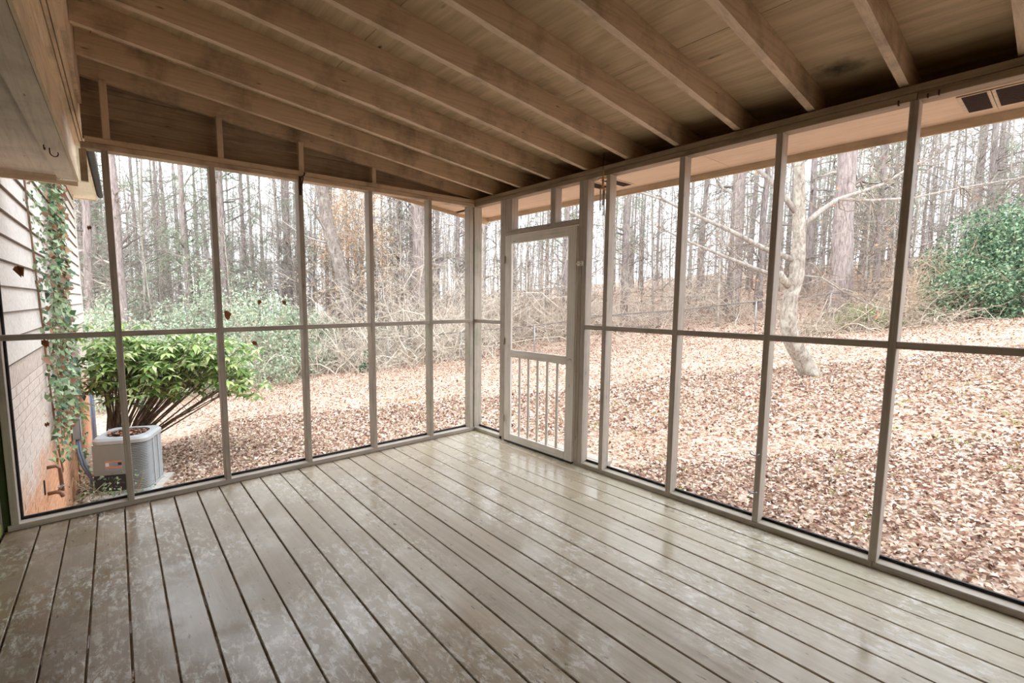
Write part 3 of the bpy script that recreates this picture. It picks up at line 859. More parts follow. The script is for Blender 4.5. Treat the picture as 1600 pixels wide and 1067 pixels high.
dz = float(ground_z(-3.49, 8.75))
ds = empty('downspout', (-3.53, 8.72, dz), None, 'grey downspout pipe standing at the far corner of house', 'downspout')
MB().tube([(0, 0, -0.05), (0, 0, 1.25)], 0.045, 10).build('pipe', M['conduit'], ds, True)
MB().tube([(0, 0, 1.20), (0, 0, 1.32)], 0.06, 10).build('collar', M['conduit'], ds, True)

# ---- wooden step outside the screen door
st = empty('wooden_step', (0.55, -0.82, 0), None, 'weathered wooden landing and step outside the screen door', 'step')
for k in range(5):
    box('tread_board', (-0.44 + k * 0.145, -0.46, -0.215), (-0.305 + k * 0.145, 0.46, -0.18), M['post_y'], st)
for k in range(2):
    box('tread_board', (0.31 + k * 0.145, -0.46, -0.405), (0.445 + k * 0.145, 0.46, -0.37), M['post_y'], st)
for y in (-0.42, 0.0, 0.42):
    box('stringer', (-0.44, y - 0.02, -0.95), (0.28, y + 0.02, -0.216), M['post_z'], st)
    box('stringer', (0.285, y - 0.02, -0.95), (0.60, y + 0.02, -0.406), M['post_z'], st)

# ---- wind chime, hooks, bracket
wc = empty('wind_chime', (-0.06, -1.72, 2.56), None, 'small brass wind chime hanging from the right-hand top plate near the door', 'wind chime')
MB().tube([(0, 0, 0.10), (0, 0, -0.10)], 0.002, 5).build('cord', M['rust'], wc)
MB().tube([(0, 0, -0.03), (0, 0, -0.10)], 0.007, 6).build('hanger_rod', M['brass'], wc, True)
MB().tube([(0, 0, -0.10), (0, 0, -0.108)], 0.034, 12).build('disc', M['brass'], wc)
MB().tube([(0, 0, -0.175), (0, 0, -0.185)], 0.026, 12).build('disc', M['brass'], wc)
MB().tube([(0, 0, -0.108), (0, 0, -0.175)], 0.009, 8).build('centre_stem', M['brass'], wc, True)
for a in (0.4, 2.5, 4.6):
    MB().tube([(0.018 * math.cos(a), 0.018 * math.sin(a), -0.187), (0.018 * math.cos(a), 0.018 * math.sin(a), -0.30 - 0.02 * a)], 0.0055, 6).build('chime_tube', M['galv'], wc, True)
br = MB().box((-1.905, -0.008, 2.375), (-1.885, -0.001, 2.53), 0.001)
br.tube([(-1.895, -0.008, 2.515), (-1.892, -0.06, 2.522), (-1.89, -0.09, 2.525), (-1.89, -0.10, 2.545)], 0.006, 6)
br.tube([(-1.895, -0.010, 2.40), (-1.893, -0.035, 2.45), (-1.891, -0.065, 2.515)], 0.006, 6)
tag(br.build('hanging_bracket', M['rust']), 'rusty iron plant bracket on the third post of far wall', 'bracket')
def cup_hook(x, y, z, r, label, a=0.0):
    h = MB()
    ca, sa = math.cos(a), math.sin(a)
    pts = [(0, 0, 0), (0, 0, -r * 1.2)] + [(r - r * math.cos(t), 0, -r * 1.2 - r * math.sin(t)) for t in np.linspace(0.3, math.pi * 1.15, 8)]
    h.tube([(x + p[0] * ca, y + p[0] * sa, z + p[2]) for p in pts], 0.0035, 6)
    tag(h.build('cup_hook', M['rust'], None, True), label, 'hook')
cup_hook(-3.488, -0.04, 2.4515, 0.022, 'larger black cup hook screwed into the grey soffit at upper left', 0.4)
cup_hook(-3.512, -0.10, 2.4515, 0.012, 'short black nail hook just behind the cup hook in soffit', 1.4)
cup_hook(-0.004, -3.49, 2.515, 0.010, 'tiny rusty hook on top plate left of the last post')
cup_hook(-0.004, -3.64, 2.520, 0.010, 'tiny rusty hook on top plate nearest the twin soffit vents')
cup_hook(-0.004, -3.60, 2.515, 0.008, 'tiny rusty hook on top plate just right of last post')
for x, y, z, lb in ((0.001, -2.925, 0.50, 'upper bent wire loop on the second post from right'), (0.001, -2.925, 0.245, 'lower bent wire loop on the second post from right')):
    tag(MB().tube([(-0.004, y - 0.03, z), (-0.016, y - 0.02, z - 0.01), (-0.02, y, z - 0.012), (-0.016, y + 0.018, z - 0.008), (-0.004, y + 0.025, z + 0.006)], 0.005, 6).build('wire_loop', M['galv'], None, True), lb, 'loop')

# ---- dead leaves caught in the screens
def caught_leaf(x, y, z, s, label, axis='x', c=(150, 98, 68)):
    s *= 0.72
    n = 1
    D = np.array([[0.3, 0.1, -1.0]]) + rng.normal(0, 0.3, (1, 3)); N = np.array([[0.2, -1.0, 0.1]]) if axis == 'x' else np.array([[-1.0, 0.2, 0.1]])
    V, F = leaves_np(np.array([[0.0, 0.0, s * 0.5]]), D, N, np.array([s]), np.array([s * 0.5]), 0.4)
    V2 = np.concatenate([V, V + np.array([[0.01, 0.003, 0.004]])]); F2 = np.concatenate([F, F[:, ::-1] + len(V)])
    o = np_mesh('dead_leaf', V2, F2, M['leaf'], None, np.tile(np.array([lin(c)[:3]]), (len(V2), 1)))
    o.location = (x, y, z)
    tag(o, label, 'leaf', 'dead leaves caught in the screens')
for a in ((-3.62, 0.055, 1.20, 0.09, 'brown dead leaf on leftmost screen just below the rail'),
          (-3.64, 0.055, 0.66, 0.05, 'small dark dead leaf low on the leftmost screen'),
          (-3.71, 0.055, 1.66, 0.13, 'grey curled dead leaf on leftmost screen against the siding'),
          (-3.33, 0.055, 1.98, 0.05, 'small brown leaf on screen at the far house corner'),
          (-2.52, 0.055, 1.36, 0.14, 'long red-brown dead leaf hanging just right of the third post'),
          (-2.26, 0.055, 1.47, 0.07, 'dark dead leaf above the rail in third opening'),
          (-2.07, 0.055, 1.46, 0.07, 'red-brown dead leaf above the rail nearest the bracket post'),
          (-2.33, 0.055, 1.12, 0.08, 'dark brown dead leaf just under the rail of third opening'),
          (-0.42, 0.055, 0.60, 0.05, 'small brown leaf low on the screen beside corner post, on its left'),
          (-0.22, 0.055, 0.58, 0.045, 'tiny brown leaf on the screen closest to the corner post')):
    caught_leaf(*a)

# ================================================================== VEGETATION
LEAF_PAL = [(216, 192, 170), (201, 171, 151), (225, 208, 191), (236, 224, 210), (188, 155, 137), (159, 122, 105), (210, 183, 171), (119, 88, 74), (219, 198, 171), (202, 183, 175), (230, 214, 200), (112, 84, 72), (150, 112, 96)]
def litter(name, C, size, mat, cols, label, cat, flat=0.45, lobed=False):
    n = len(C)
    D = rand_unit(n); D[:, 2] *= 0.35
    N = rand_unit(n) * flat + np.array([0, 0, 1.0])
    L = size * rng.uniform(0.7, 1.3, n)
    V, F = leaves_np(C, D, N, L, L * rng.uniform(0.5, 0.8, n), 0.35)
    o = np_mesh(name, V, F, mat, None, np.repeat(cols, 5, axis=0))
    return tag(o, label, cat, kind='stuff')
def scatter_ground(n, d0, d1, a0, a1):
    d = np.sqrt(rng.uniform(d0 ** 2, d1 ** 2, n)) if d0 >= 0 else rng.uniform(d0, d1, n)
    a = rng.uniform(a0, a1, n)
    x = -3.3187 + RH[0] * a + FH[0] * d; y = -4.1288 + RH[1] * a + FH[1] * d
    inside = (x > -4.0) & (x < 0.12) & (y < 0.1)
    house = (x < XW + HS * y + 0.0) & (y < 8.7)
    acm = (np.abs(x - ACX) < 0.5) & (np.abs(y - ACY) < 0.5)
    k = ~(inside | house | acm)
    x, y = x[k], y[k]
    return np.stack([x, y, ground_z(x, y) + rng.uniform(0.0, 0.05, len(x))], 1)
C1 = np.concatenate([scatter_ground(72000, 0.5, 5.5, -4, 9), scatter_ground(72000, 5.5, 11, -6, 15), scatter_ground(60000, 11, 20, -9, 27)])
litter('leaf_litter', C1, np.where(np.hypot(C1[:, 0] + 3.3, C1[:, 1] + 4.1) < 7.5, 0.046, 0.062), M['leaf'], pal(LEAF_PAL, len(C1), 0.16), 'carpet of fallen tan and brown leaves over the yard', 'leaves')
C2 = scatter_ground(30000, 20, 46, -16, 46)
litter('woodland_leaf_litter', C2, 0.17, M['leaf'], pal([(210, 182, 162), (190, 156, 136), (222, 200, 180), (160, 124, 106)], len(C2), 0.16), 'brown fallen leaves on the forest floor behind the fence', 'leaves')
# leaves lying in the air conditioner's top
nn = 160
rr, aa = 0.22 * np.sqrt(rng.uniform(0, 1, nn)), rng.uniform(0, 6.283, nn)
C3 = np.stack([ACX + rr * np.cos(aa), ACY + rr * np.sin(aa), acz + 0.056 + 0.755 + rng.uniform(0, 0.03, nn)], 1)
litter('leaf_heap', C3, 0.055, M['leaf'], pal([(150, 106, 86), (190, 146, 124), (112, 74, 58)], nn), 'brown leaves heaped in the top of the air conditioner', 'leaves')
# grass tufts in the litter
gC = np.concatenate([scatter_ground(150, 1.5, 9, -4, 9), scatter_ground(60, 8, 12, -5, 8)])
gC = np.repeat(gC, 9, axis=0) + rng.normal(0, 0.03, (len(gC) * 9, 3)) * np.array([1, 1, 0.1])
V, F = leaves_np(gC, rand_unit(len(gC)) * 0.5 + np.array([0, 0, 0.8]), rand_unit(len(gC)), rng.uniform(0.05, 0.10, len(gC)), np.full(len(gC), 0.008))
tag(np_mesh('grass_tufts', V, F, M['foliage'], None, np.repeat(pal([(150, 160, 90), (178, 178, 110)], len(gC)), 5, axis=0)), 'sparse yellow-green grass poking through the fallen leaves', 'grass', kind='stuff')

# ---- laurel shrub behind the air conditioner
shz = float(ground_z(-3.22, 6.4))
sh = empty('laurel_shrub', (-3.22, 6.4, shz), None, 'broad glossy-leaved shrub leaning out behind the air conditioner', 'shrub')
tips, stems_mb = [], MB()
ns = 60
for i in range(ns):
    t = rng.uniform(0, 1)
    # stems fan from the base, most of them arching out over the yard
    tx = -0.25 + 2.35 * t ** 0.9 + rng.normal(0, 0.08)
    ty = -0.15 - 1.35 * t * rng.uniform(0.6, 1.2) + rng.normal(0, 0.35)
    tz = 1.25 + 0.85 * rng.uniform(0.2, 1.0) + 0.25 * (1 - t)
    p0 = Vector((rng.normal(0, 0.07), rng.normal(0, 0.07), 0.0))
    p3 = Vector((tx, ty, tz))
    p1 = p0.lerp(p3, 0.33) + Vector((0, 0, 0.05 + 0.1 * (1 - t))); p2 = p0.lerp(p3, 0.68) + Vector((0, 0, 0.02))
    stems_mb.tube([p0, p1, p2, p3], [0.022, 0.016, 0.011, 0.006], 5)
    tips.append(p3)
    for q in range(3):
        b = p2.lerp(p3, rng.uniform(-0.2, 0.9)); e = b + Vector((rng.normal(0, 0.25), rng.normal(0, 0.25), rng.uniform(0.0, 0.4)))
        stems_mb.tube([b, (b + e) / 2 + Vector((0, 0, 0.03)), e], [0.008, 0.006, 0.004], 4); tips.append(e)
tag(stems_mb.build('stems', M['bark_log'], sh, True), kind='stuff')
nr = 640
cc = np.array([[p.x, p.y, p.z] for p in tips])
base = cc[rng.integers(0, len(cc), nr)] + rng.normal(0, 1, (nr, 3)) * np.array([0.16, 0.2, 0.12])
base[:, 2] = np.clip(base[:, 2], 1.0 + 0.12 * base[:, 0], None)
K = 9
C = np.repeat(base, K, axis=0)
ang = np.tile(np.arange(K) * 2 * np.pi / K, nr) + np.repeat(rng.uniform(0, 6.28, nr), K)
out = np.stack([np.cos(ang), np.sin(ang), rng.uniform(-0.75, 0.35, nr * K)], 1)
Nn = np.array([0, 0, 1.0]) + 0.45 * np.stack([np.cos(ang), np.sin(ang), ang * 0], 1)
L = rng.uniform(0.14, 0.22, nr * K)
V, F = leaves_np(C, out, Nn, L, L * 0.36, 0.18)
gcol = np.repeat(pal([(136, 172, 94), (170, 198, 114), (202, 216, 146), (104, 140, 82), (222, 228, 172)], nr * K), 5, axis=0)
tag(np_mesh('leaves', V, F, M['green'], sh, gcol), kind='stuff')

# ---- ivy on the house wall
def ivy(y_of_z, half, z0, z1, n, label, cols, size=0.07):
    z = rng.uniform(z0, z1, n)
    y = y_of_z(z) + rng.normal(0, 0.5, n) * half(z)
    C = np.stack([XW + HS * y + rng.uniform(0.015, 0.13, n), y, z], 1)
    D = rng.normal(0, 0.5, (n, 3)) + np.array([0.35, 0, -0.7]); N = rng.normal(0, 0.35, (n, 3)) + np.array([1.0, -0.3, 0.35])
    L = size * rng.uniform(0.6, 1.3, n)
    V, F = leaves_np(C, D, N, L, L * 0.85, 0.15)
    zz_ = np.linspace(z0 - 0.2, z1, 26)
    root = empty('ivy', (float(XW + HS * y_of_z(z0) + 0.03), float(y_of_z(z0)), float(z0)), None, label, 'ivy')
    V = V - np.array(root.location)
    tag(np_mesh('leaves', V, F, M['green'], root, np.repeat(cols(n), 5, axis=0)), kind='stuff')
    mb = MB()
    for k in range(3):
        off = rng.normal(0, 0.12)
        mb.tube([(XW + HS * float(y_of_z(q)) + 0.022 - root.location.x, float(y_of_z(q)) + off * float(half(q)) * 2 + rng.normal(0, 0.02) - root.location.y, q - root.location.z) for q in zz_], 0.005, 5)
    mb.build('stems', M['copper'], root, True)
GR = [(92, 124, 84), (120, 150, 104), (150, 176, 130), (70, 100, 74), (176, 196, 160)]
BR = [(150, 104, 76), (178, 132, 100), (124, 84, 62)]
ivy(lambda z: 2.55 - 0.22 * (z - 1.0) + 0.35 * np.clip(-z, 0, 2), lambda z: 0.30 + 0 * z, -0.3, 3.5, 520, 'thin ivy strand climbing the near part of the siding and brick', lambda n: pal(GR + [(150, 120, 96)], n), 0.06)
ivy(lambda z: 3.85 + 0.25 * np.clip(z - 1.5, -3, 3), lambda z: 1.25 - 0.18 * z, 0.0, 3.55, 2100, 'dense ivy column of green and browned leaves on house wall', lambda n: np.where(rng.uniform(0, 1, (n, 1)) < 0.27, pal(BR, n), pal(GR, n)), 0.085)
ivy(lambda z: 4.9 + 0 * z, lambda z: 0.4 + 0 * z, -1.3, 0.4, 150, 'sparse ivy around the grey disconnect box', lambda n: pal(GR, n), 0.06)
# weeds at the foot of the air conditioner
wd = empty('weeds', (-3.35, 3.25, float(ground_z(-3.35, 3.25))), None, 'green leafy weeds sprouting in front of the air conditioner', 'weeds')
n = 170
C = rng.normal(0, 1, (n, 3)) * np.array([0.22, 0.13, 0.0]) + np.stack([0 * rng.uniform(0, 1, n), 0 * rng.uniform(0, 1, n), rng.uniform(0.05, 0.5, n)], 1)
V, F = leaves_np(C, rand_unit(n), rand_unit(n) + np.array([0, 0, 1.2]), rng.uniform(0.03, 0.06, n), rng.uniform(0.02, 0.04, n))
tag(np_mesh('leaves', V, F, M['green'], wd, np.repeat(pal(GR, n), 5, axis=0)), kind='stuff')
P = walk(rng.normal(0, 1, (26, 3)) * np.array([0.25, 0.15, 0]), rng.normal(0, 0.6, (26, 3)) + np.array([0, 0, 1.0]), rng.uniform(0.3, 0.7, 26), 6, 0.25, 0.05)
V, F = tubes_np(P, np.full(P.shape[:2], 0.0035))
tag(np_mesh('stems', V, F, M['twig'], wd, np.tile(np.array([lin((196, 176, 140))[:3]]), (len(V), 1))), kind='stuff')

# ---- chain-link fence along the edge of the wood
fn = empty('chain_link_fence', (*at(0, 19.6), 0), None, 'low chain-link fence with thin steel posts along the wood', 'fence')
fl = np.array(fn.location)
fa = [-9.5 + 3.05 * k for k in range(13)]
FD = 19.6
def fpt(a, h):
    x, y = at(a, FD); return (x - fl[0], y - fl[1], float(ground_z(x, y)) + h)
for a in fa:
    MB().tube([fpt(a, -0.1), fpt(a, 1.22)], 0.024, 8).build('fence_post', M['galv'], fn, True)
MB().tube([fpt(a, 1.20) for a in np.linspace(fa[0], fa[-1], 60)], 0.018, 6).build('top_rail', M['fence'], fn, True)
ln = fa[-1] - fa[0]
na = 330
P = []
for sgn in (1, -1):
    for a in np.linspace(fa[0], fa[-1] - 1.15, na):
        q = [a, a + 1.1] if sgn > 0 else [a + 1.1, a]
        P.append([fpt(q[0], 0.05), fpt((q[0] + q[1]) / 2, 0.62), fpt(q[1], 1.18)])
P = np.array(P)
V, F = tubes_np(P, np.full(P.shape[:2], 0.0022))
tag(np_mesh('wire_mesh', V, F, M['fence'], fn), kind='stuff')

# ---- trees
def branch_set(P0, D0, L, r, wob=0.22, droop=-0.03, sub=4, subL=0.45, K=7, rmin=0.003):
    """limbs with side twigs -> list of (P, R)"""
    out = []
    P = walk(P0, D0, L, K, wob, droop)
    R0 = r[:, None] * np.linspace(1, 0.25, K)[None]
    out.append((P, R0))
    if sub:
        n = len(P0); idx = np.repeat(np.arange(n), sub)
        k = rng.integers(2, K, len(idx))
        S0 = P[idx, k]; Dd = P[idx, k] - P[idx, k - 1]; Dd /= np.linalg.norm(Dd, axis=1, keepdims=True)
        P2 = walk(S0, Dd + rng.normal(0, 0.75, Dd.shape), L[idx] * subL * rng.uniform(0.6, 1.2, len(idx)), 6, wob * 1.2, droop)
        out.append((P2, (R0[idx, k] * 0.55)[:, None] * np.linspace(1, 0.3, 6)[None]))
        idx2 = np.repeat(np.arange(len(P2)), 3); k2 = rng.integers(1, 6, len(idx2))
        S1 = P2[idx2, k2]; D1 = P2[idx2, k2] - P2[idx2, k2 - 1]; D1 /= np.linalg.norm(D1, axis=1, keepdims=True) + 1e-9
        P3 = walk(S1, D1 + rng.normal(0, 0.8, D1.shape), L[idx[idx2]] * subL * 0.5 * rng.uniform(0.5, 1.2, len(idx2)), 4, wob * 1.2, droop)
        out.append((P3, np.maximum(R0[idx[idx2], k[idx2]] * 0.26, rmin)[:, None] * np.linspace(1, 0.5, 4)[None]))
    return out
def merge_tubes(sets, sides=3):
    Vs, Fs, n = [], [], 0
    for P, R in sets:
        V, F = tubes_np(P, R, sides); Vs.append(V); Fs.append(F + n); n += len(V)
    return np.concatenate(Vs), np.concatenate(Fs)
TW = [(126, 116, 110), (160, 150, 142), (196, 186, 176)]
def make_tree(kind, h, r, lean=0.0, nb=16, first=0.3, green=0.0, orange=0.0, blen=0.12):
    """returns dict of part meshes (shared by every copy)"""
    K = 12
    zz_ = np.linspace(0, h, K)
    sw = np.cumsum(rng.normal(0, 0.02 * h / K, (K, 2)), axis=0) + np.array([[lean, lean * 0.3]]) * (zz_[:, None] ** 1.05)
    rad = r * (1 - 0.72 * zz_ / h); rad[0] *= 1.35
    tm = MB().tube([(sw[k, 0], sw[k, 1], zz_[k] - (0.25 if k == 0 else 0)) for k in range(K)], list(rad), 9)
    parts = {}
    def grab(o): me = o.data; bpy.data.objects.remove(o); return me
    parts['trunk'] = grab(tm.build('trunk', M[kind], None, True))
    zb = h * rng.uniform(first, 0.97, nb)
    bx_ = np.stack([np.interp(zb, zz_, sw[:, 0]), np.interp(zb, zz_, sw[:, 1]), zb], 1)
    ang = rng.uniform(0, 6.283, nb)
    D = np.stack([np.cos(ang), np.sin(ang), rng.uniform(0.05, 0.75, nb)], 1)
    bl = h * blen * rng.uniform(0.5, 1.4, nb) * (1.15 - 0.7 * zb / h)
    sets = branch_set(bx_, D, bl, np.interp(zb, zz_, rad) * 0.32 + 0.008, sub=5, rmin=0.007)
    V, F = merge_tubes(sets)
    parts['branches'] = grab(np_mesh('branches', V, F, M['twig'], None, np.repeat(pal(TW, len(V) // 3), 3, axis=0)[:len(V)] if len(V) % 3 == 0 else pal(TW, len(V)), True))
    for amt, nm, cols, size in ((green, 'needles', [(150, 172, 136), (172, 190, 158), (124, 148, 116)], 0.20), (orange, 'dead_leaves', [(238, 206, 172), (226, 184, 146), (242, 218, 192)], 0.10)):
        if amt:
            ends = np.concatenate([sets[1][0][:, -1], sets[2][0][:, -1]])
            if nm == 'needles': ends = ends[ends[:, 2] > h * 0.22]
            n = int(amt)
            C = ends[rng.integers(0, len(ends), n)] + rng.normal(0, 0.14, (n, 3))
            L = size * rng.uniform(0.7, 1.3, n)
            V, F = leaves_np(C, rand_unit(n), rand_unit(n), L, L * (0.12 if nm == 'needles' else 0.55))
            parts[nm] = grab(np_mesh(nm, V, F, M['foliage'], None, np.repeat(pal(cols, n), 5, axis=0)))
    return parts
tree_count = {}
def put_tree(parts, a, d, rot, s, label, group=None, cat='tree', name='bare_tree', xy=None):
    x, y = xy if xy else at(a, d)
    t = empty(name, (x, y, float(ground_z(x, y)) - 0.02), None, label, cat, group)
    t.rotation_euler = (0, 0, rot); t.scale = (s, s, s)
    for nm, me in parts.items():
        o = link(nm, me, None, t)
        if nm != 'trunk': o['kind'] = 'stuff'
    return t
pines = [make_tree('bark_pine', rng.uniform(17, 23), rng.uniform(0.13, 0.2), 0.0, 34, 0.10, 2600 if i < 3 else 0, 0, 0.10) for i in range(5)]
bares = [make_tree('bark_grey', rng.uniform(12, 18), rng.uniform(0.07, 0.13), rng.normal(0, 0.02), 46, 0.07, 0, 0, 0.19) for i in range(6)]
slims = [make_tree('bark_pale', rng.uniform(7, 11), rng.uniform(0.035, 0.06), rng.normal(0, 0.05), 40, 0.05, 0, 0, 0.24) for i in range(5)]
beech = [make_tree('bark_grey', 8, 0.06, 0.03, 26, 0.1, 0, q, 0.26) for q in (2200, 350)]
# the yard and woodland trees one can pick out
big_pine = make_tree('bark_pine', 24, 0.42, 0.0, 26, 0.22, 0, 0, 0.10)
mid_pine = make_tree('bark_pine', 23, 0.36, 0.002, 22, 0.25, 0, 0, 0.09)
def hero_at(u, d):                                        # a metres across for a tree standing d metres out
    return (u - 733.9) / 737.85 * d
put_tree(big_pine, hero_at(1303, 21), 21, 0.4, 1.0, 'thickest pine trunk, mottled pinkish, right of the curved yard tree', name='pine_tree')
put_tree(mid_pine, hero_at(1140, 24), 24, 1.4, 0.9, 'scaly pine trunk seen between third and second posts from the right', name='pine_tree')
put_tree(mid_pine, hero_at(653, 24), 24, 2.4, 1.05, 'straight pale pine trunk just left of the corner post', name='pine_tree')
put_tree(pines[3], hero_at(622, 27), 27, 0.3, 1.15, 'vine-wrapped pine trunk left of the pale pine near the corner', name='pine_tree')
put_tree(mid_pine, hero_at(191, 19), 19, 3.4, 0.62, 'tall dark pine trunk immediately right of the leftmost full post', name='pine_tree')
put_tree(pines[1], hero_at(145, 21), 21, 1.0, 1.1, 'mottled trunk seen past the far corner of house', name='pine_tree')
# leaning oak
ok = MB().tube([(0.15, 0, -0.3), (0.08, 0, 0.6), (0.0, 0, 2.0), (-0.12, 0.05, 3.4), (-0.42, 0.1, 4.7), (-0.85, 0.2, 6.2), (-1.25, 0.3, 8.5), (-1.4, 0.4, 12), (-1.3, 0.5, 16)], [0.44, 0.34, 0.31, 0.30, 0.29, 0.28, 0.25, 0.17, 0.07], 12)
ok.tube([(0.0, 0.1, 3.3), (0.3, -0.2, 3.5), (0.55, -0.35, 3.95)], [0.13, 0.10, 0.05], 7)
ok.tube([(-0.1, 0.1, 3.2), (-0.6, -0.1, 3.0), (-1.0, -0.3, 3.05)], [0.10, 0.06, 0.03], 7)
def grab(o):
    me = o.data; bpy.data.objects.remove(o); return me
nb = 16
zb = rng.uniform(4, 15, nb); ang = rng.uniform(0, 6.28, nb)
st_ = branch_set(np.stack([np.interp(zb, [0, 4.7, 6.2, 8.5, 16], [0, -0.42, -0.85, -1.25, -1.3]), 0.25 + 0 * zb, zb], 1), np.stack([np.cos(ang), np.sin(ang), 0.4 + 0 * ang], 1), rng.uniform(2, 4.5, nb), rng.uniform(0.05, 0.1, nb))
V, F = merge_tubes(st_)
oak = {'trunk': grab(ok.build('trunk', M['bark_oak'], None, True)), 'branches': grab(np_mesh('branches', V, F, M['twig'], None, pal(TW, len(V)), True))}
t = put_tree(oak, hero_at(545, 21.5), 21.5, 0.0, 1.0, 'large grey leaning oak trunk in the fourth opening of far wall', name='oak_tree')
t.rotation_euler = (0, 0, -YAW)
# vine-hung pole leaning on the oak
yt_z = float(ground_z(8.45, -0.82))
# curved pale tree in the yard
ytree = empty('dogwood_tree', (8.45, -0.85, yt_z), None, 'pale crooked tree in the yard with a trunk bent near ground', 'tree')
ym = MB()
tr = [(0.05, -0.04, -0.12), (-0.05, 0.05, 0.10), (-0.38, 0.16, 0.52), (-0.62, 0.25, 0.86), (-0.69, 0.28, 1.15), (-0.70, 0.27, 1.6), (-0.62, 0.2, 2.1), (-0.60, 0.22, 2.8), (-0.62, 0.26, 3.6), (-0.66, 0.30, 4.6), (-0.6, 0.4, 6.0)]
ym.tube(tr, [0.22, 0.18, 0.165, 0.16, 0.15, 0.128, 0.13, 0.115, 0.10, 0.085, 0.05], 12)
ym.tube([(-0.66, 0.26, 1.85), (-0.85, 0.36, 2.0), (-0.95, 0.40, 2.15)], [0.10, 0.07, 0.055], 8)
trunk = ym.build('trunk', M['bark_pale'], ytree, True)
def limb(pts, r0, r1):
    rs = list(np.linspace(r0 * 0.8, r1 * 0.8, len(pts)))
    MB().tube(pts, rs, 8).build('limb', M['bark_grey'], ytree, True)
    return np.array(pts)
def wp(u, d, v):                                          # yard point d metres out, relative to the dogwood
    a = (u - 733.9) / 737.85 * d; h = -(v - 544.3) / 737.85
    p = CAM + d * (FWD + RGT * (u - 733.9) / 737.85 + UPV * h)
    return tuple(p - np.array([8.45, -0.85, yt_z]))
LB = []
LB.append(limb([(-0.61, 0.25, 3.0), (-0.30, 0.0, 3.35), (0.1, -0.2, 3.62), (0.55, -0.45, 3.78), (1.0, -0.7, 3.95), (1.5, -1.0, 4.3), (1.9, -1.3, 4.5)], 0.07, 0.02))
LB.append(limb([(0.1, -0.2, 3.62), (0.7, -0.6, 3.60), (1.4, -1.1, 3.66), (2.1, -1.7, 3.85), (3.0, -2.5, 4.05)], 0.045, 0.012))
LB.append(limb([(-0.66, 0.26, 2.4), (-1.05, 0.7, 2.65), (-1.5, 1.15, 3.0), (-2.0, 1.6, 3.3), (-2.5, 2.1, 3.65), (-3.2, 2.7, 3.95)], 0.075, 0.02))
LB.append(limb([(-0.64, 0.24, 1.95), (-1.1, 0.6, 2.15), (-1.7, 1.1, 2.45), (-2.2, 1.6, 2.75), (-2.7, 2.0, 3.05)], 0.065, 0.02))
LB.append(limb([(-0.63, 0.26, 3.3), (-0.95, 0.6, 3.9), (-1.3, 1.0, 4.4), (-1.5, 1.3, 5.2)], 0.075, 0.03))
LB.append(limb([(-0.60, 0.2, 2.1), (-0.2, -0.1, 2.05), (0.2, -0.4, 1.75), (0.8, -0.8, 1.45), (1.2, -1.2, 1.35)], 0.03, 0.008))
LB.append(limb([(-1.5, 1.15, 3.0), (-1.55, 1.2, 2.7), (-1.35, 0.95, 2.4), (-1.25, 0.9, 2.1)], 0.03, 0.01))
S0 = np.concatenate([b[1:] for b in LB]); S0 = np.repeat(S0, 5, axis=0)
st_ = branch_set(S0, rng.normal(0, 1, S0.shape) + np.array([0.0, 0, 0.35]), rng.uniform(0.4, 1.3, len(S0)), rng.uniform(0.006, 0.014, len(S0)), 0.35, -0.02, 2, 0.5)
V, F = merge_tubes(st_)
tag(np_mesh('twigs', V, F, M['twig'], ytree, pal([(150, 136, 122), (120, 106, 96), (178, 166, 150)], len(V)), True), kind='stuff')
n = 60
C = st_[1][0][rng.integers(0, len(st_[1][0]), n), -1]
V, F = leaves_np(C, rand_unit(n), rand_unit(n), rng.uniform(0.05, 0.09, n), rng.uniform(0.03, 0.06, n))
tag(np_mesh('dead_leaves', V, F, M['leaf'], ytree, np.repeat(pal([(222, 170, 134), (190, 132, 100)], n), 5, axis=0)), kind='stuff')

# woodland beyond the fence
BAYS = [(-1e9, 160, 'past the house corner'), (160, 205, 'through the first opening'), (205, 345, 'through the second opening'), (345, 478, 'through the third opening'), (478, 583, 'through the fourth opening'),
        (583, 675, 'through the fifth opening'), (675, 745, 'just left of the corner post'), (745, 785, 'between corner post and door'), (785, 905, 'through the screen door'),
        (905, 952, 'beside the door, on its right'), (952, 1065, 'through first bay after the door'), (1065, 1215, 'through second bay after the door'),
        (1215, 1425, 'through third bay after the door'), (1425, 1e9, 'through the last bay at right')]
def bay(a, d):
    u = 733.9 + 737.85 * a / d
    lo, hi, b = next(q for q in BAYS if q[0] <= u < q[1])
    lo, hi = max(lo, 105), min(hi, 1700)
    k = int(3 * (u - lo) / (hi - lo)) if hi - lo > 60 else 1
    return b + (', left side', '', ', right side')[max(0, min(2, k))] + (', close' if d < 30 else ', far' if d > 40 else '')
taken = []
def forest(kind_list, n, d0, d1, name, words, smin=0.85, smax=1.15, gap=0.9, umin=110, umax=1690):
    done = tries = 0
    while done < n and tries < n * 30:
        tries += 1
        d = math.sqrt(rng.uniform(d0 ** 2, d1 ** 2)); u = rng.uniform(umin, umax); a = (u - 733.9) / 737.85 * d
        if any(abs(a - q[0]) < gap and abs(d - q[1]) < gap for q in taken): continue
        taken.append((a, d)); done += 1
        b = bay(a, d)
        put_tree(kind_list[int(rng.integers(0, len(kind_list)))], a, d, rng.uniform(0, 6.28), rng.uniform(smin, smax), f'{words} {b}', f'{words} {b}', name=name)
forest(pines[:3], 24, 22, 46, 'pine_tree', 'feathery green-needled pine seen', umin=110, umax=480)
forest(pines, 34, 23, 40, 'pine_tree', 'tall straight pine seen')
forest(pines, 46, 40, 62, 'pine_tree', 'far-off thin pine seen')
forest(bares, 60, 22, 44, 'bare_tree', 'bare grey hardwood seen')
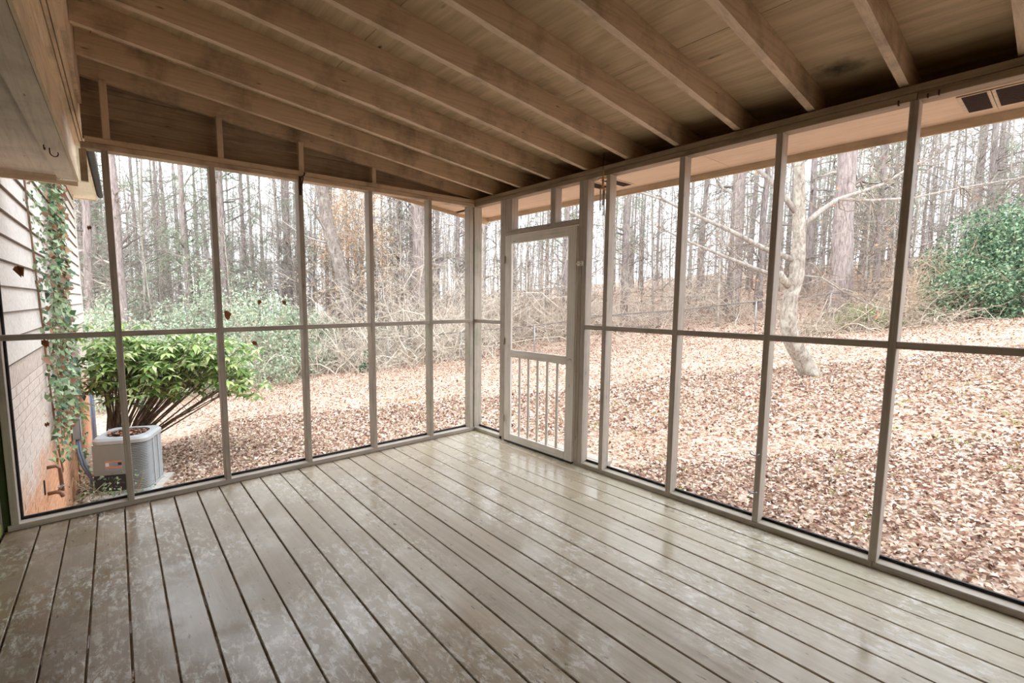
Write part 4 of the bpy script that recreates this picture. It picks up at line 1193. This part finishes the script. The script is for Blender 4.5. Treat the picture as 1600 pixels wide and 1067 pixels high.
forest(bares, 44, 44, 66, 'bare_tree', 'far-off bare hardwood seen')
forest(slims, 22, 20.5, 34, 'sapling', 'thin twiggy sapling seen', gap=0.6, umin=110, umax=480)
forest(slims, 60, 20.5, 34, 'sapling', 'slender pale sapling seen', gap=0.6)
forest(beech[:1], 6, 22, 30, 'beech_sapling', 'young beech with orange leaves seen', umin=470, umax=640)
forest(beech[1:], 4, 22, 32, 'beech_sapling', 'small beech with orange-brown leaves seen', umin=1230, umax=1420)

# the rest of the wood, too far off to tell apart
n = 950
d = np.sqrt(rng.uniform(46 ** 2, 92 ** 2, n)); a = d * np.where(rng.uniform(0, 1, n) < 0.55, rng.uniform(-0.95, 0.0, n), rng.uniform(-0.1, 1.35, n))
x = -3.3187 + RH[0] * a + FH[0] * d; y = -4.1288 + RH[1] * a + FH[1] * d
P0 = np.stack([x, y, ground_z(x, y) - 0.2], 1)
sets = branch_set(P0, np.stack([rng.normal(0, 0.04, n), rng.normal(0, 0.04, n), np.ones(n)], 1), rng.uniform(12, 24, n), rng.uniform(0.04, 0.13, n), 0.03, 0, 4, 0.18, 8, rmin=0.016)
V, F = merge_tubes(sets)
tag(np_mesh('distant_woods', V, F, M['twig'], None, pal([(200, 194, 194), (180, 174, 174), (212, 206, 204)], len(V), 0.04), True), 'distant mass of thin bare trunks closing off the wood', 'trees', kind='stuff')

# ---- tangled vines and brush along the fence
def thicket(name, a0, a1, d0, d1, n, hmin, hmax, cols, label, r=0.017, wob=0.28, droop=0.06, K=8):
    a = rng.uniform(a0, a1, n); d = rng.uniform(d0, d1, n)
    x = -3.3187 + RH[0] * a + FH[0] * d; y = -4.1288 + RH[1] * a + FH[1] * d
    P0 = np.stack([x, y, ground_z(x, y) - 0.03], 1)
    D0 = np.stack([rng.normal(0, 0.55, n), rng.normal(0, 0.55, n), np.ones(n)], 1)
    L = rng.uniform(hmin, hmax, n) * rng.uniform(0.5, 1.3, n)
    sets = branch_set(P0, D0, L, rng.uniform(0.5, 1.7, n) * r, wob, droop, 3, 0.45, K, rmin=0.0055)
    V, F = merge_tubes(sets)
    tag(np_mesh(name, V, F, M['twig'], None, pal(cols, len(V), 0.05)), label, 'brush', kind='stuff')
PALE = [(236, 226, 210), (222, 208, 190), (196, 180, 164), (240, 232, 220)]
BRN = [(200, 180, 164), (174, 152, 138), (220, 202, 184)]
thicket('brush_thicket', -8, -3.2, 18.3, 23, 420, 1.0, 4.0, PALE, 'pale tangled vines and brush left of the leaning oak')
thicket('brush_thicket', -3.2, 1.0, 19.2, 24, 380, 1.2, 6.0, PALE, 'tangled pale vines between the oak and the corner post')
thicket('brush_thicket', 1.0, 5.2, 21.5, 27, 300, 1.4, 7.0, PALE + BRN, 'tall tangle of bare vines behind the screen door')
thicket('brush_thicket', 5.2, 13, 21.5, 28, 300, 1.0, 4.6, PALE + BRN, 'pale looping vines right of the door behind the fence')
thicket('brush_thicket', 13, 26, 21, 28, 340, 0.8, 2.4, BRN, 'low brown brush below the big pine')
thicket('brush_thicket', -19, -8, 19, 30, 420, 1.0, 3.6, PALE + [(150, 160, 124)], 'greyish brush in the left part of wood')
thicket('undergrowth', -24, 44, 28, 46, 480, 1.0, 3.2, BRN, 'far undergrowth of bare stems deep in the wood', 0.014)
thicket('dead_vines', 15.6, 17.3, 16.6, 17.8, 70, 1.6, 3.4, [(206, 176, 150), (188, 160, 138), (220, 200, 176)], 'brown dead vines draped over left slope of the evergreen mound', 0.011, 0.2, 0.05)
thicket('dead_branch_pile', 11.2, 16.5, 15.6, 17.6, 240, 0.9, 2.6, [(216, 202, 182), (186, 172, 156), (150, 134, 120)], 'pile of dead pale branches at foot of evergreen mound', 0.017, 0.35, 0.22)

# ---- evergreens
def evergreen(name, x, y, rx_, ry_, h, n, label, cols, size, clump=90, group=None, stems=10, cat='shrub', base=0.0):
    z = float(ground_z(x, y))
    root = empty(name, (x, y, z), None, label, cat, group)
    # clumps fill a rough dome, leaves sit on each clump's skin
    cl = rand_unit(clump) * rng.uniform(0.55, 1.0, (clump, 1)); cl[:, 2] = np.abs(cl[:, 2])
    cl = cl * np.array([rx_, ry_, h * 0.92]) + np.array([0, 0, base])
    rad = rng.uniform(0.12, 0.32, clump) * min(rx_, ry_, h)
    k = rng.integers(0, clump, n)
    off = rand_unit(n)
    C = cl[k] + off * rad[k][:, None] * rng.uniform(0.75, 1.0, (n, 1))
    keep = C[:, 2] > 0.02
    C, off = C[keep], off[keep]; n = len(C)
    D = off + rng.normal(0, 0.6, (n, 3)) + np.array([0, 0, -0.25]); N = off * 0.6 + rng.normal(0, 0.5, (n, 3)) + np.array([0, 0, 0.8])
    L = size * rng.uniform(0.6, 1.35, n)
    V, F = leaves_np(C, D, N, L, L * 0.5, 0.15)
    shade = pal(cols, n, 0.14)
    tag(np_mesh('foliage', V, F, M['foliage'], root, np.repeat(shade, 5, axis=0)), kind='stuff')
    P0 = np.stack([rng.normal(0, rx_ * 0.18, stems), rng.normal(0, ry_ * 0.18, stems), np.full(stems, -0.05)], 1)
    tgt = cl[rng.integers(0, clump, stems)] - P0
    sets = branch_set(P0, tgt, np.linalg.norm(tgt, axis=1), rng.uniform(0.02, 0.04, stems), 0.12, 0, 3)
    V, F = merge_tubes(sets, 4)
    tag(np_mesh('stems', V, F, M['twig'], root, pal(BRN, len(V))), kind='stuff')
    return root
EG = [(88, 118, 92), (114, 144, 110), (148, 174, 142), (66, 96, 78), (170, 190, 150)]
PRV = [(170, 192, 164), (190, 206, 180), (146, 170, 142), (206, 214, 192), (196, 190, 166)]
x, y = at(20.6, 18.0)
evergreen('evergreen_mound', x, y, 3.5, 2.6, 4.2, 36000, 'big dark evergreen mound smothered in ivy at right', EG, 0.12, 190, None, 16)
x, y = at(17.3, 16.6)
evergreen('evergreen_shrub', x, y, 1.3, 1.2, 2.3, 7000, 'bluish evergreen bush in front of the tall mound, on its left', EG, 0.11, 70, None, 8)
x, y = at(14.6, 17.4)
evergreen('evergreen_shrub', x, y, 1.3, 1.0, 0.9, 3000, 'low yellowish evergreen beside the branch pile', [(150, 162, 104), (128, 144, 92), (170, 178, 124)], 0.09, 50)
for i, (u, d, rx_, h, lab) in enumerate(((150, 15, 1.3, 2.6, 'grey-green privet nearest the far corner of house'), (175, 20, 2.2, 3.4, 'tall privet behind the first post on the left'), (250, 17, 1.9, 2.1, 'privet thicket above the glossy shrub in second opening'),
                                           (318, 20, 2.3, 4.0, 'tall loose privet around slim trunks left of third post'), (405, 18.5, 2.3, 3.4, 'large loose privet filling the third opening'), (455, 20, 1.8, 2.6, 'privet beside the bracket post in third opening'),
                                           (505, 22, 1.3, 2.0, 'small privet at left of the leaning oak'), (600, 24, 1.5, 1.4, 'low evergreen between oak and pale pine'), (215, 24, 2.4, 3.6, 'deep privet behind the second opening, farther off'),
                                           (370, 25, 2.6, 4.2, 'far privet thicket behind the third opening'))):
    x, y = at((u - 733.9) / 737.85 * d, d)
    evergreen('privet_shrub', x, y, rx_, rx_, h * 1.4, int(3400 * rx_), lab, PRV, 0.11, 80, 'privet shrubs at the edge of the wood', 9)
x, y = at((573 - 733.9) / 737.85 * 18.2, 18.2)
evergreen('holly_bush', x, y, 0.28, 0.28, 0.9, 320, 'little dark holly just left of the fourth post', [(84, 122, 84), (60, 96, 70)], 0.09, 14, None, 4)

# ---- logs and a stone
def log(a, d, length, r, ang, label):
    x, y = at(a, d)
    o = empty('fallen_log', (x, y, float(ground_z(x, y)) + r * 0.7), None, label, 'log')
    o.rotation_euler = (0, 0, ang)
    pts = [(-length / 2 + length * k / 6, 0.04 * math.sin(k * 1.7), 0.02 * math.cos(k)) for k in range(7)]
    MB().tube(pts, [r * (1.0 - 0.04 * k) for k in range(7)], 10).build('trunk', M['bark_log'], o, True)
    MB().tube([(0.2 * length, 0, 0), (0.24 * length, 0.25, 0.25), (0.25 * length, 0.5, 0.4)], [r * 0.35, r * 0.25, r * 0.15], 7).build('branch_stub', M['bark_log'], o, True)
log(hero_at(848, 25), 25, 2.0, 0.17, -YAW, 'short dark log seen through the screen door')
log(hero_at(1000, 23), 23, 4.5, 0.16, -YAW + 0.1, 'long fallen log behind the fence right of the door')
log(hero_at(655, 24), 22.5, 3.6, 0.16, -YAW, 'fallen log behind fence at the foot of the pale pine')
x, y = at(hero_at(500, 22), 22)
o = MB().tube([(-0.5, 0, 0.15), (-0.35, 0, 0.22), (0.0, 0, 0.25), (0.3, 0, 0.2), (0.5, 0, 0.14)], [0.08, 0.26, 0.32, 0.28, 0.1], 9).build('boulder', M['stone'], None, True)
o.location = (x, y, float(ground_z(x, y))); tag(o, 'grey boulder left of the leaning oak behind the fence', 'boulder')

# ---- thin winter mist standing in the wood
x, y = at(8, 62)
hm = bpy.data.materials.new('winter_mist'); hm.use_nodes = True
nt = hm.node_tree; nt.nodes.remove(nt.nodes['Principled BSDF'])
vs = nt.nodes.new('ShaderNodeVolumeScatter'); vs.inputs['Color'].default_value = (0.93, 0.95, 1.0, 1); vs.inputs['Density'].default_value = MIST
nt.links.new(vs.outputs[0], nt.nodes['Material Output'].inputs['Volume'])
mist = MB().box((-70, -38, -6), (70, 45, 24), 0).build('mist', hm)
mist.location = (x, y, 0); mist.rotation_euler = (0, 0, -YAW)
tag(mist, 'thin pale winter mist hanging between the trunks of the wood', 'mist', kind='stuff')
